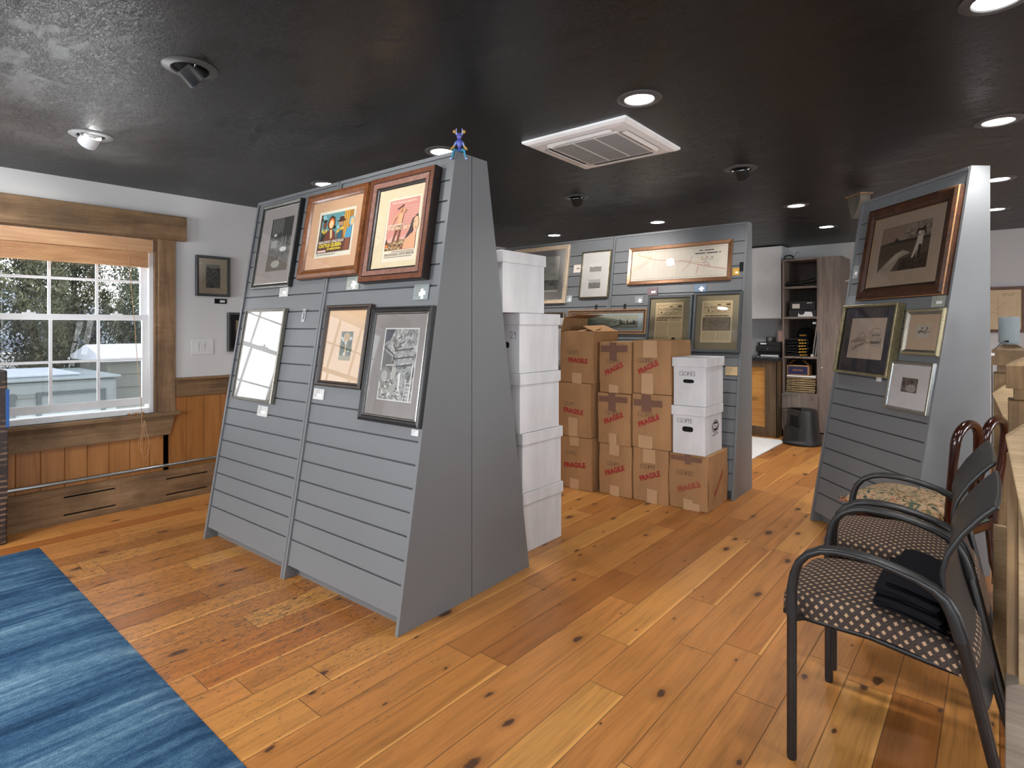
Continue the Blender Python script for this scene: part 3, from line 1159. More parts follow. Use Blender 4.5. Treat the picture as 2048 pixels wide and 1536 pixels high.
class Art:
    """flat printed picture; coordinates 0..1 across the print"""
    def __init__(s, rect, base):
        s.x0, s.y0, s.x1, s.y1 = rect
        s.mb, s.mats, s.z = MB(), [base], 0.0
        s.mb.poly([(s.x0, s.y0, 0), (s.x1, s.y0, 0), (s.x1, s.y1, 0), (s.x0, s.y1, 0)])

    def mi(s, m):
        if isinstance(m, str):
            m = flat(m, 0.65)
        if m not in s.mats:
            s.mats.append(m)
        return s.mats.index(m)

    def X(s, u):
        return s.x0 + (s.x1 - s.x0) * u

    def Y(s, v):
        return s.y0 + (s.y1 - s.y0) * v

    def poly(s, pts, m):
        s.z += 0.00006
        s.mb.poly([(s.X(u), s.Y(v), s.z) for u, v in pts], s.mi(m))

    def rect(s, u0, v0, u1, v1, m):
        s.poly([(u0, v0), (u1, v0), (u1, v1), (u0, v1)], m)

    def blob(s, u, v, ru, rv, m, n=14, ang=0):
        a = math.radians(ang)
        s.poly([(u + ru * math.cos(2 * PI * k / n) * math.cos(a) - rv * math.sin(2 * PI * k / n) * math.sin(a),
                 v + ru * math.cos(2 * PI * k / n) * math.sin(a) + rv * math.sin(2 * PI * k / n) * math.cos(a)) for k in range(n)], m)

    def line(s, pts, w_, m):
        s.z += 0.00006
        s.mb.ribbon([(s.X(u), s.Y(v)) for u, v in pts], w_, None, s.mi(m), s.z)

    def text(s, body, u0, v0, u1, v1, m, ang=0, bold=0.0):
        s.z += 0.00006
        put_text(s.mb, body, s.X(u0), s.Y(v0), s.X(u1), s.Y(v1), None, s.mi(m), s.z, ang, bold)

    def lines(s, u0, v0, u1, v1, n, m, r, h=0.35):
        """rows of unreadably small type"""
        s.z += 0.00006
        st = (v1 - v0) / n
        for i in range(n):
            v = v1 - st * (i + 0.5)
            u = u0
            while u < u1 - 0.01:
                l = min(r.uniform(0.03, 0.09) * 1.2, u1 - u)
                s.mb.poly([(s.X(u), s.Y(v - st * h / 2), s.z), (s.X(u + l), s.Y(v - st * h / 2), s.z), (s.X(u + l), s.Y(v + st * h / 2), s.z), (s.X(u), s.Y(v + st * h / 2), s.z)], s.mi(m))
                u += l + 0.015


def frame_mat(name, d, l, rough=0.4, metal=0.0, freq=26.0):
    n = NT(name, rough, metal, 0.5)
    f = n.noise(n.co(), freq, 6.0, 0.65, 0.8)
    n.base(n.ramp(f, [(0.3, lin(d)), (0.7, lin(l))]))
    n.bump(f, 0.15, 0.002)
    return n.m


FM = dict(
    black=frame_mat('black_frame', '1b1b1c', '2a2a2b', 0.35),
    silver=frame_mat('pewter_lip', '8b8a82', 'b9b8ae', 0.3, 0.7),
    cherry=frame_mat('polished_cherry_frame', '4f2a13', '83502a', 0.28, 0, 20),
    burl=frame_mat('burl_wood_frame', '4a2718', '75452c', 0.35, 0, 45),
    burl2=frame_mat('rosy_burl_wood_frame', '6d4a3e', '957064', 0.35, 0, 45),
    darkside=frame_mat('dark_frame_edge', '17100d', '2a1c16', 0.4),
    brown=frame_mat('dark_brown_frame', '2c241f', '463a33', 0.45),
    gold=frame_mat('dull_gold_frame', '6a6148', '9a8e6c', 0.4, 0.4),
    bronze=frame_mat('bronze_frame', '6d4c36', '9a7050', 0.32, 0.5, 90),
    beige=frame_mat('beige_frame', 'a9947c', 'c3b09a', 0.5),
    distress=frame_mat('distressed_black_frame', '2c2e30', '4b4d4f', 0.5, 0, 70),
    oak=frame_mat('oak_frame', '7d5530', 'a87c4e', 0.45),
    walnut=frame_mat('dark_walnut_frame', '1f110a', '4d2c17', 0.45, 0, 22),
    pewter=frame_mat('brushed_pewter_frame', '6d6a62', '9b978c', 0.3, 0.75, 120),
    bright=frame_mat('hammered_silver_frame', '8d9194', 'c4c8cb', 0.25, 0.85, 160),
    redwood=frame_mat('red_brown_frame', '4a2415', '70402a', 0.45),
    champagne=frame_mat('champagne_frame', '8a8067', 'b0a585', 0.4, 0.5, 90),
)


def picture(label, mtx, w_, h_, prof, mats, mis, matcol, print_rect, art_base, glass='pane', draw=None, name='framed_picture', cat='framed picture', group=None, reveal=None, windows=None, mat_h=None):
    """mtx: plane of the hanging surface, Z outwards, origin at the picture's centre"""
    t = thing(name, label, cat, matrix=mtx, group=group)
    mb = MB()
    ring_frame(mb, w_ / 2, h_ / 2, prof, mis)
    mb.build('frame', mats, t)
    lip = prof[-1][0]
    zt = max(z for _, z in prof)
    zm = mat_h if mat_h is not None else zt * 0.55
    hw, hh = w_ / 2 - lip, h_ / 2 - lip
    rects = windows or [print_rect]
    if matcol is not None:
        # mat board with its opening(s)
        mb = MB()
        xs = sorted({-hw, hw} | {r[0] for r in rects} | {r[2] for r in rects})
        ys_ = sorted({-hh, hh} | {r[1] for r in rects} | {r[3] for r in rects})
        for i in range(len(xs) - 1):
            for j in range(len(ys_) - 1):
                cx_, cy_ = (xs[i] + xs[i + 1]) / 2, (ys_[j] + ys_[j + 1]) / 2
                if any(r[0] < cx_ < r[2] and r[1] < cy_ < r[3] for r in rects):
                    continue
                mb.poly([(xs[i], ys_[j], zm), (xs[i + 1], ys_[j], zm), (xs[i + 1], ys_[j + 1], zm), (xs[i], ys_[j + 1], zm)])
        for r in rects:
            q = [(r[0], r[1]), (r[2], r[1]), (r[2], r[3]), (r[0], r[3])]
            for k in range(4):
                a, b = q[k], q[(k + 1) % 4]
                mb.poly([(a[0], a[1], zm), (b[0], b[1], zm), (b[0], b[1], zm - 0.0018), (a[0], a[1], zm - 0.0018)], 1)
        mb.build('mat_board', [flat(matcol, 0.8), flat('#e9e6de', 0.7)], t, recalc=False)
    for i, r in enumerate(rects):
        A = Art(r, art_base if not isinstance(art_base, list) else art_base[i])
        if draw:
            (draw if not isinstance(draw, list) else draw[i])(A)
        A.mb.build('print', A.mats, t, loc=(0, 0, zm - 0.0017), recalc=False)
    mb = MB()
    mb.poly([(-hw, -hh, 0.002), (hw, -hh, 0.002), (hw, hh, 0.002), (-hw, hh, 0.002)])
    mb.build('backing', flat('#6d5a45', 0.8), t, recalc=False)
    if glass:
        mb = MB()
        zg = zm + 0.0022
        mb.poly([(-hw, -hh, zg), (hw, -hh, zg), (hw, hh, zg), (-hw, hh, zg)])
        mb.build('glass', M[glass], t, recalc=False)
    return t


def hang(label, U, x0, x1, t0, t1, prof, mats, mis, matcol, pr, base, off=0.006, **kw):
    """picture hung on slatwall unit U; pr = print rectangle in the same slope coordinates"""
    cx_, ct = (x0 + x1) / 2, (t0 + t1) / 2
    conv = lambda r: (r[0] - cx_, r[2] - ct, r[1] - cx_, r[3] - ct)
    if 'windows' in kw and kw['windows']:
        kw['windows'] = [conv(r) for r in kw['windows']]
    return picture(label, on_panel(U, cx_, ct, off), x1 - x0, t1 - t0, prof, mats, mis, matcol, conv(pr), base, **kw)


rr = random.Random(21)


def bw(seed, lo='1c1b1a', hi='b9b6b0', **k):
    return photo_material('monochrome_print_%s' % seed, lin(lo), lin(hi), seed, **k)


# front display, top row ------------------------------------------------
def draw_hanging(A):
    A.rect(0, 0.62, 1, 1, '#3b3b39')
    for i in range(7):
        u = 0.08 + i * 0.075
        A.line([(u, 0.98), (u + 0.01, 0.70 + 0.02 * (i % 3))], 0.006, '#8f8f8a')
    A.rect(0.1, 0.44, 0.38, 0.58, '#9a9a95')
    A.blob(0.24, 0.68, 0.07, 0.03, '#c8c8c4')
    for u in (0.55, 0.62, 0.75):
        A.line([(u, 0.64), (u - 0.01, 0.42)], 0.004, '#b9b9b2')
    A.blob(0.68, 0.4, 0.16, 0.045, '#d7d7d2')
    A.rect(0, 0, 1, 0.2, '#6a655c')
    A.blob(0.42, 0.13, 0.2, 0.07, '#aaa79e')
    A.line([(0.5, 0.15), (0.58, 0.24)], 0.004, '#d8d4c8')


hang('black and silver framed dim interior photograph, leftmost at the top of the front display', U1, -1.80, -1.325, 1.645, 2.218,
     [(0, 0.0), (0, 0.024), (0.006, 0.028), (0.012, 0.026), (0.018, 0.02), (0.028, 0.018), (0.031, 0.02), (0.034, 0.014)], [FM['black'], FM['silver']], [0, 0, 1, 0, 0, 1, 1],
     '#9c9491', (-1.655, -1.392, 1.757, 2.114), bw(1, '24231f', '8c8a84'), draw=draw_hanging)


def draw_queen(A):
    A.rect(0, 0, 1, 1, '#d9d3c0')
    A.rect(0.05, 0.1, 0.95, 0.94, '#5b8f92')
    for i in range(14):
        A.blob(rr.uniform(.08, .7), rr.uniform(.62, .9), .05, .04, rr.choice(['#2c4436', '#a9cfd4', '#1e2b27', '#88b9bd']))
    A.rect(0.05, 0.1, 0.09, 0.94, '#5a3524')
    A.poly([(0.70, 0.3), (0.95, 0.3), (0.95, 0.94), (0.70, 0.94)], '#a9762f')
    for u in (0.73, 0.78, 0.83):
        A.line([(u, 0.35), (u, 0.93)], 0.008, '#d2a84d')
    A.poly([(0.09, 0.3), (0.12, 0.58), (0.24, 0.58), (0.28, 0.3)], '#2e2723')
    A.blob(0.19, 0.70, 0.055, 0.085, '#6b4433')
    A.blob(0.19, 0.79, 0.055, 0.035, '#2a201d')
    A.line([(0.14, 0.58), (0.19, 0.53), (0.25, 0.58)], 0.014, '#d8b23e')
    A.poly([(0.17, 0.28), (0.27, 0.56), (0.40, 0.6), (0.50, 0.52), (0.56, 0.28)], '#6a3a2d')
    A.blob(0.37, 0.73, 0.105, 0.15, '#4a2a22')
    A.blob(0.375, 0.72, 0.08, 0.115, '#c96a2c')
    A.blob(0.375, 0.70, 0.055, 0.09, '#ecca94')
    A.poly([(0.36, 0.58), (0.41, 0.58), (0.43, 0.42), (0.39, 0.38)], '#e0c78e')
    A.poly([(0.54, 0.28), (0.56, 0.56), (0.72, 0.58), (0.75, 0.28)], '#6b4634')
    A.poly([(0.58, 0.36), (0.60, 0.56), (0.69, 0.56), (0.69, 0.36)], '#2d5a6c')
    A.line([(0.57, 0.52), (0.62, 0.56), (0.70, 0.58)], 0.016, '#dcb748')
    A.blob(0.645, 0.68, 0.055, 0.08, '#b58a68')
    A.blob(0.64, 0.62, 0.035, 0.03, '#6e675c')
    A.blob(0.645, 0.75, 0.12, 0.03, '#46291f')
    A.blob(0.65, 0.79, 0.07, 0.05, '#46291f')
    A.poly([(0.78, 0.35), (0.82, 0.56), (0.95, 0.60), (0.95, 0.35)], '#4f94b5')
    A.blob(0.93, 0.70, 0.07, 0.10, '#6aa6bd')
    A.blob(0.945, 0.69, 0.045, 0.08, '#e5b77f')
    A.rect(0.05, 0.1, 0.95, 0.36, '#5a382d')
    A.poly([(0.80, 0.1), (0.82, 0.36), (0.95, 0.36), (0.95, 0.1)], '#7c4c37')
    A.text('BARBARA STANWYCK', 0.08, 0.295, 0.42, 0.355, '#ded7c6', bold=0.02)
    A.text('RONALD REAGAN', 0.45, 0.295, 0.77, 0.355, '#ded7c6', bold=0.02)
    A.text('CATTLE QUEEN', 0.10, 0.20, 0.72, 0.285, '#eedb3f', bold=0.03)
    A.text('OF MONTANA', 0.34, 0.145, 0.72, 0.19, '#eedb3f', bold=0.03)
    A.rect(0.08, 0.115, 0.31, 0.155, '#e9dfd0')
    A.text('TECHNICOLOR', 0.10, 0.122, 0.29, 0.148, '#d0543a', bold=0.02)
    A.lines(0.06, 0.04, 0.6, 0.08, 2, '#5a5648', rr)


hang('polished cherry frame with the CATTLE QUEEN film card, top row of the front display', U1, -1.222, -0.618, 1.677, 2.205,
     [(0, 0.0), (0, 0.03), (0.006, 0.042), (0.026, 0.046), (0.044, 0.036), (0.054, 0.026), (0.057, 0.024)], [FM['darkside'], FM['cherry']], [0, 1, 1, 1, 1, 0],
     '#c8a07e', (-1.082, -0.727, 1.80, 2.083), flat('#d9d3c0'), draw=draw_queen)


def draw_sky(A):
    A.rect(0, 0, 1, 1, '#e4d6c0')
    A.rect(0.05, 0.17, 0.95, 0.97, '#cf8f80')
    A.text("Theirs the great adventure...", 0.12, 0.905, 0.88, 0.945, '#f0ddd0', bold=0.01)
    for i in range(7):
        A.lines(0.50 + 0.02 * i % .05, 0.85 - i * 0.042 - .02, 0.9, 0.85 - i * 0.042, 1, '#dfb9ab', rr, .28)
    A.poly([(0.05, 0.3), (0.3, 0.42), (0.5, 0.36), (0.95, 0.46), (0.95, 0.3)], '#d8a99c')
    A.poly([(0.05, 0.17), (0.05, 0.32), (0.2, 0.30), (0.45, 0.34), (0.7, 0.32), (0.7, 0.17)], '#9a7a55')
    for i in range(40):
        A.blob(rr.uniform(.07, .6), rr.uniform(.18, .3), .025, .012, rr.choice(['#5e2f2c', '#c9a77c', '#3a2a20', '#d9c39a', '#8a4a3c']))
    A.blob(0.11, 0.25, 0.05, 0.02, '#e07d35')
    A.poly([(0.06, 0.28), (0.09, 0.36), (0.14, 0.26)], '#5c3a2a')
    # bare-chested standing figure
    A.poly([(0.26, 0.31), (0.31, 0.31), (0.40, 0.50), (0.44, 0.50), (0.40, 0.31), (0.46, 0.31), (0.50, 0.56), (0.36, 0.57)], '#7a4636')
    A.poly([(0.36, 0.56), (0.50, 0.56), (0.52, 0.74), (0.38, 0.76)], '#dca77d')
    A.line([(0.39, 0.74), (0.28, 0.68), (0.20, 0.58)], 0.010, '#d6a076')
    A.line([(0.50, 0.73), (0.58, 0.78), (0.50, 0.81)], 0.010, '#d6a076')
    A.blob(0.43, 0.80, 0.045, 0.04, '#c98f68')
    A.line([(0.34, 0.82), (0.42, 0.84), (0.49, 0.87)], 0.008, '#5c3a30')
    # woman at the lower right corner
    A.poly([(0.60, 0.17), (0.66, 0.34), (0.78, 0.40), (0.95, 0.42), (0.95, 0.17)], '#d9a27c')
    A.poly([(0.62, 0.32), (0.74, 0.46), (0.80, 0.62), (0.95, 0.70), (0.95, 0.62), (0.86, 0.54), (0.84, 0.42), (0.74, 0.36)], '#4a3a38')
    A.blob(0.92, 0.55, 0.075, 0.11, '#e3b18b')
    A.blob(0.93, 0.485, 0.02, 0.01, '#b04a40')
    A.line([(0.86, 0.57), (0.90, 0.575)], 0.003, '#4a3a38')
    A.text('HOWARD HAWKS', 0.10, 0.55, 0.55, 0.58, '#f0d9c8', bold=0.02)
    A.text('THE BIG SKY', 0.08, 0.485, 0.78, 0.54, '#e9cfa4', bold=0.015)
    A.lines(0.3, 0.135, 0.95, 0.155, 1, '#6a6050', rr, .5)
    A.text('KIRK DOUGLAS  DEWEY MARTIN', 0.08, 0.085, 0.95, 0.125, '#6a6050', bold=0.01)
    A.lines(0.08, 0.055, 0.9, 0.075, 1, '#7a7060', rr, .5)


hang('double-banded burl wood frame with the pink film poster, top row of front display', U1, -0.592, -0.088, 1.625, 2.20,
     [(0, 0.0), (0, 0.046), (0.003, 0.05), (0.028, 0.05), (0.031, 0.047), (0.034, 0.05), (0.06, 0.046), (0.063, 0.038), (0.072, 0.034)], [FM['darkside'], FM['burl'], FM['burl2']], [0, 0, 1, 0, 0, 2, 0, 0],
     '#d8c8a6', (-0.442, -0.18, 1.73, 2.072), flat('#e4d6c0'), draw=draw_sky)


# front display, lower row
def draw_teal(A):
    for i in range(30):
        A.blob(rr.uniform(.1, .9), rr.uniform(.03, .3), rr.uniform(.03, .07), rr.uniform(.015, .03), rr.choice(['#7fa3a4', '#b6a08a', '#9fb6b2', '#c9b8a6', '#8f9a8c']), ang=rr.uniform(0, 180))


hang('narrow pewter frame whose glass mirrors the bright sky, lower left of the front display', U1, -1.812, -1.325, 0.917, 1.508,
     [(0, 0.0), (0, 0.022), (0.004, 0.026), (0.009, 0.026), (0.012, 0.02), (0.017, 0.02), (0.02, 0.014)], [FM['brown'], FM['pewter']], [1, 1, 1, 0, 1, 1],
     None, (-1.79, -1.347, 0.939, 1.486), flat('#c9c4ba'), glass='reflecting_glass', draw=draw_teal)


def draw_tree(A):
    A.rect(0, 0, 1, 1, '#38412d')
    for i in range(40):
        A.blob(rr.uniform(.05, .95), rr.uniform(.2, .95), .12, .06, rr.choice(['#2a3324', '#5a6240', '#b9c2c4', '#46502f']))
    A.blob(0.5, 0.8, 0.3, 0.16, '#a98a5a')
    A.poly([(0.44, 0.2), (0.56, 0.2), (0.54, 0.75), (0.47, 0.75)], '#c9a878')
    A.rect(0, 0, 1, 0.17, '#8f8564')
    for u in (0.2, 0.5, 0.8):
        A.line([(u, 0.12), (u + .15, 0.2)], 0.003, '#3c3a2a')


hang('dark brown beaded frame with a small tree picture in a wide peach mat', U1, -0.88, -0.477, 1.062, 1.512,
     [(0, 0.0), (0, 0.026), (0.005, 0.03), (0.014, 0.03), (0.02, 0.026), (0.026, 0.028), (0.03, 0.016)], [FM['brown'], FM['darkside']], [0, 0, 0, 1, 0, 0],
     '#dcb893', (-0.712, -0.608, 1.207, 1.365), flat('#38412d'), draw=draw_tree)


def draw_mine(A):
    A.rect(0, 0, 1, 1, '#dcdad5')
    A.rect(0.025, 0.015, 0.975, 0.985, bw(5, '2d2d2d', 'd6d4d0', scale=7.0))
    A.poly([(0.03, 0.70), (0.30, 0.60), (0.30, 0.38), (0.03, 0.38)], '#6f6f6e')
    A.poly([(0.03, 0.98), (0.03, 0.78), (0.2, 0.84), (0.3, 0.98)], '#55565a')
    for i in range(6):
        v = 0.70 - i * 0.055
        A.poly([(0.36, v - .01), (0.90, v + .035), (0.90, v + .012), (0.36, v - .03)], '#4b4b4c' if i % 2 == 0 else '#9c9b98')
    for u, v, s_ in ((0.42, 0.86, .10), (0.50, 0.79, .12)):
        A.poly([(u, v), (u + s_, v + .035), (u + s_, v + .012), (u, v - .02)], '#4e4e50')
    A.line([(0.05, 0.74), (0.36, 0.62), (0.33, 0.4)], 0.006, '#3c3c3e')
    A.blob(0.14, 0.33, 0.16, 0.13, '#8d8c89')
    A.blob(0.14, 0.33, 0.09, 0.08, '#b5b3ae')
    A.line([(0.16, 0.48), (0.36, 0.49), (0.36, 0.3)], 0.006, '#d6d3cb')
    for k in range(3):
        A.line([(0.36 + .03 * k, 0.47), (0.41 + .03 * k, 0.40), (0.38 + .03 * k, 0.30)], 0.004, '#c2bfb8')
    A.blob(0.30, 0.16, 0.24, 0.07, '#a5a39e')
    A.blob(0.20, 0.20, 0.14, 0.05, '#8f8d88')
    for i in range(30):
        A.blob(rr.uniform(.1, .7), rr.uniform(.04, .28), .03, .012, rr.choice(['#e0ddd6', '#3e3e3e', '#77756f', '#c9c6bf']))
    A.rect(0.57, 0.14, 0.62, 0.38, '#e4e1da')
    for k in range(5):
        A.line([(0.78, 0.05 + .05 * k), (0.93, 0.05 + .05 * k)], 0.005, '#c9c7c2')
    A.line([(0.76, 0.02), (0.80, 0.30)], 0.005, '#d7d4ce')
    A.line([(0.92, 0.02), (0.93, 0.5)], 0.006, '#efece6')


hang('black stepped frame with grey mat around a mine machinery photograph, front display', U1, -0.462, -0.004, 0.912, 1.492,
     [(0, 0.0), (0, 0.026), (0.004, 0.032), (0.010, 0.034), (0.014, 0.029), (0.024, 0.03), (0.03, 0.024), (0.034, 0.025), (0.037, 0.016)], [FM['black'], FM['silver']], [0, 0, 0, 0, 0, 0, 1, 0],
     '#8f8884', (-0.343, -0.087, 1.024, 1.384), flat('#dcdad5'), draw=draw_mine)


# back row --------------------------------------------------------------
def draw_map(A):
    A.rect(0.02, 0.06, 0.98, 0.94, '#cfc3b2')
    A.rect(0.025, 0.07, 0.975, 0.93, '#ddd0bf')
    for u in (0.18, 0.36, 0.53, 0.71, 0.9):
        A.line([(u, 0.02), (u, 0.98)], 0.0012, '#c9b08f')
    A.line([(0.07, 0.92), (0.09, 0.84), (0.14, 0.80), (0.19, 0.74), (0.21, 0.73)], 0.0045, '#c9a73f')
    A.line([(0.19, 0.73), (0.22, 0.78), (0.21, 0.72), (0.03, 0.42)], 0.003, '#c9a73f')
    A.line([(0.06, 0.38), (0.20, 0.62)], 0.003, '#b9645a')
    A.line([(0.0, 0.30), (0.09, 0.42)], 0.003, '#c9a73f')
    A.line([(0.21, 0.70), (0.32, 0.64), (0.40, 0.62), (0.48, 0.56), (0.52, 0.57), (0.60, 0.52), (0.70, 0.44), (0.80, 0.36), (0.88, 0.30), (0.97, 0.25)], 0.004, '#b07a66')
    A.line([(0.52, 0.60), (0.62, 0.55), (0.71, 0.48), (0.75, 0.48)], 0.003, '#b98a3e')
    A.line([(0.70, 0.44), (0.82, 0.34), (0.98, 0.24)], 0.004, '#b5524c')
    A.line([(0.78, 0.48), (0.80, 0.50), (0.83, 0.38), (0.78, 0.42), (0.76, 0.48), (0.80, 0.50)], 0.003, '#b5524c')
    A.line([(0.65, 0.68), (0.62, 0.45), (0.56, 0.26)], 0.003, '#b5524c')
    A.line([(0.72, 0.40), (0.70, 0.15)], 0.003, '#b5524c')
    A.line([(0.51, 0.55), (0.50, 0.10)], 0.0025, '#a58f7e')
    A.line([(0.27, 0.66), (0.24, 0.36)], 0.0022, '#b9a07a')
    A.lines(0.72, 0.83, 0.88, 0.87, 1, '#4c4440', rr, .7)
    A.lines(0.68, 0.74, 0.93, 0.78, 1, '#4c4440', rr, .8)
    for u, c in ((0.74, '#c9a73f'), (0.79, '#b5524c'), (0.84, '#8a6a5c')):
        A.rect(u, 0.61, u + .018, 0.64, c)
    A.lines(0.74, 0.55, 0.86, 0.58, 1, '#7a6c60', rr, .5)
    for a, b, c, d in ((.03, .06, .97, .065), (.03, .93, .97, .935)):
        A.rect(a, b, c, d, '#9a8a78')


BRZ = [(0, 0.0), (0, 0.022), (0.004, 0.026), (0.03, 0.02), (0.036, 0.016)]
hang('wide bronze framed map with coloured route lines, top of the back display', U2, -1.078, -0.113, 1.789, 2.147, BRZ, [FM['bronze']], 0,
     None, (-1.045, -0.146, 1.822, 2.114), flat('#ddd0bf'), draw=draw_map)


def masthead(A, v1, h):
    v0 = v1 - h
    for p in ((0.07, v0, 0.93, v0 + .006), (0.07, v1 - .006, 0.93, v1), (0.07, v0, 0.078, v1), (0.922, v0, 0.93, v1)):
        A.rect(*p, '#5a4630')
    A.text('The', 0.09, v0 + h * .40, 0.24, v0 + h * .66, '#3a2c1e')
    A.text('PONY EXPRESS', 0.28, v0 + h * .40, 0.92, v0 + h * .66, '#3a2c1e', bold=0.005)
    A.line([(0.08, v0 + h * .9), (0.2, v0 + h * .78), (0.32, v0 + h * .84), (0.4, v0 + h * .74)], 0.0015, '#5a4630')
    A.blob(0.56, v0 + h * .80, 0.07, h * .06, '#4a3826')
    A.blob(0.86, v0 + h * .82, 0.08, h * .1, '#5a4630')
    A.blob(0.22, v0 + h * .22, 0.025, h * .1, '#33271b')
    for i in range(6):
        A.blob(0.36 + i * .1, v0 + h * (.14 + .1 * (i % 2)), .05, h * .03, '#5c4832')


def draw_pony1(A):
    masthead(A, 0.95, 0.20)
    A.lines(0.05, 0.66, 0.95, 0.70, 1, '#6a5236', rr, .7)
    A.lines(0.05, 0.62, 0.45, 0.65, 1, '#4a3826', rr, .7)
    A.lines(0.55, 0.61, 0.92, 0.65, 2, '#7a6244', rr, .4)
    A.lines(0.05, 0.22, 0.47, 0.59, 22, '#9a7c56', rr)
    A.lines(0.53, 0.30, 0.95, 0.58, 16, '#9a7c56', rr)
    A.rect(0.495, 0.05, 0.499, 0.6, '#8a6e4a')
    A.blob(0.72, 0.17, 0.16, 0.07, '#4f3f2c')
    A.blob(0.70, 0.22, 0.08, 0.06, '#3d3022')


def draw_pony2(A):
    masthead(A, 0.95, 0.24)
    A.lines(0.12, 0.62, 0.88, 0.65, 1, '#4a3826', rr, .8)
    A.rect(0.05, 0.28, 0.95, 0.60, '#6d5c48')
    A.poly([(0.07, 0.29), (0.93, 0.29), (0.90, 0.585), (0.13, 0.585)], bw(11, '7a6650', 'a08a70', scale=6.0))
    A.line([(0.25, 0.5), (0.42, 0.46), (0.45, 0.52), (0.8, 0.48)], 0.002, '#4b3e30')
    A.lines(0.06, 0.05, 0.48, 0.25, 14, '#a98c62', rr)
    A.lines(0.53, 0.05, 0.94, 0.25, 14, '#a98c62', rr)


DST = [(0, 0.0), (0, 0.03), (0.003, 0.034), (0.022, 0.034), (0.025, 0.02)]
hang('charcoal framed PONY EXPRESS newspaper page directly behind the cardboard boxes', U2, -0.842, -0.425, 1.10, 1.677, DST, [FM['distress']], 0,
     '#948568', (-0.765, -0.506, 1.178, 1.613), flat('#dfc294', 0.75), draw=draw_pony1)
hang('charcoal framed PONY EXPRESS page with a dark photograph, right end of back display', U2, -0.415, -0.006, 1.175, 1.69, DST, [FM['distress']], 0,
     '#948568', (-0.342, -0.083, 1.26, 1.617), flat('#dfc294', 0.75), draw=draw_pony2)


def draw_valley(A):
    A.rect(0, 0, 1, 1, '#a9a692')
    A.poly([(0.0, 0.5), (0.0, 0.8), (0.2, 0.97), (0.35, 0.9), (0.6, 0.72), (0.85, 0.48), (0.85, 0.4)], bw(6, '5a5c50', '8b8c7c', scale=5))
    A.poly([(0, 0), (0, 0.52), (0.4, 0.42), (1, 0.5), (1, 0)], bw(7, '55564a', '9b9a88', scale=8))
    A.line([(0.5, 0.05), (0.72, 0.35), (0.9, 0.42)], 0.01, '#b5b19e')
    for i in range(16):
        u = rr.uniform(.72, .97)
        A.poly([(u - .015, .25), (u + .015, .25), (u, .45 + rr.uniform(0, .28))], '#34362e')


hang('long oak banded frame with a valley photograph, half hidden by the open box', U2, -1.71, -0.850, 1.325, 1.563,
     [(0, 0.0), (0, 0.02), (0.01, 0.024), (0.012, 0.02), (0.026, 0.018), (0.028, 0.022), (0.034, 0.022), (0.037, 0.014)], [FM['oak'], FM['brown']], [0, 0, 0, 1, 1, 0, 0],
     '#a9b5b6', (-1.62, -0.935, 1.385, 1.51), flat('#a9a692'), draw=draw_valley)


def ridge(A):
    pass


hang('olive gold frame with two small landscape photographs one above the other', U2, -1.602, -1.266, 1.676, 2.157,
     [(0, 0.0), (0, 0.02), (0.004, 0.025), (0.012, 0.022), (0.016, 0.024), (0.018, 0.014)], [FM['black'], FM['gold']], [0, 1, 0, 1, 1],
     '#c4bfba', (-1.5, -1.37, 1.94, 2.03), [bw(8, '6b6560', 'a39d96', sky=(0.55, lin('c9c6c0'))), bw(9, '55524f', '85817c', sky=(0.6, lin('a8a5a0')))],
     windows=[(-1.502, -1.367, 1.945, 2.035), (-1.502, -1.367, 1.777, 1.868)],
     draw=[lambda A: [A.rect(-.12, -.16, 1.12, -.02, '#77736d'), A.rect(-.12, 1.02, 1.12, 1.16, '#77736d'), A.rect(-.12, -.02, -.02, 1.02, '#77736d'), A.rect(1.02, -.02, 1.12, 1.02, '#77736d')]] * 2)


def draw_beargrass(A):
    A.rect(0, 0, 1, 1, '#d9d4c9')
    for i in range(14):
        A.blob(rr.uniform(.1, .9), rr.uniform(.45, .95), .1, .05, rr.choice(['#cfc9bd', '#e0dcd2', '#d2cdc2']))
    A.poly([(0, 0.05), (0, 0.33), (0.3, 0.31), (0.6, 0.34), (1, 0.33), (1, 0.06)], bw(10, '66655f', 'a9a69e', scale=11))
    A.lines(.6, .06, .8, .09, 1, '#77736a', rr)


hang('large beige framed photograph of a bright sky, behind the topmost white box', U2, -2.475, -1.757, 1.636, 2.253,
     [(0, 0.0), (0, 0.026), (0.006, 0.03), (0.02, 0.028), (0.026, 0.022), (0.04, 0.022), (0.044, 0.014)], [FM['beige']], 0,
     '#a8a19c', (-2.33, -1.87, 1.76, 2.14), flat('#d9d4c9'), draw=draw_beargrass)
hang('dark framed picture mostly hidden behind the second white box from the top', U2, -2.06, -1.757, 1.20, 1.546,
     [(0, 0.0), (0, 0.02), (0.004, 0.024), (0.018, 0.02), (0.022, 0.012)], [FM['gold'], FM['brown']], [0, 0, 1, 1],
     '#5a554c', (-1.98, -1.84, 1.28, 1.45), bw(12))
t_ = thing('small_print', 'small bright print with a tiny dark motif on the back display slats', 'print', matrix=on_panel(U2, -1.65, 1.994, 0.001))
mb = MB()
mb.box(-.05, .05, -.04, .04, 0, .004)
mb.poly([(-.012, -.004, .0044), (.012, -.006, .0044), (.018, .004, .0044), (-.014, .006, .0044)], 1)
mb.build('print', [flat('#ddd0c4', 0.4), flat('#4a4440')], t_)


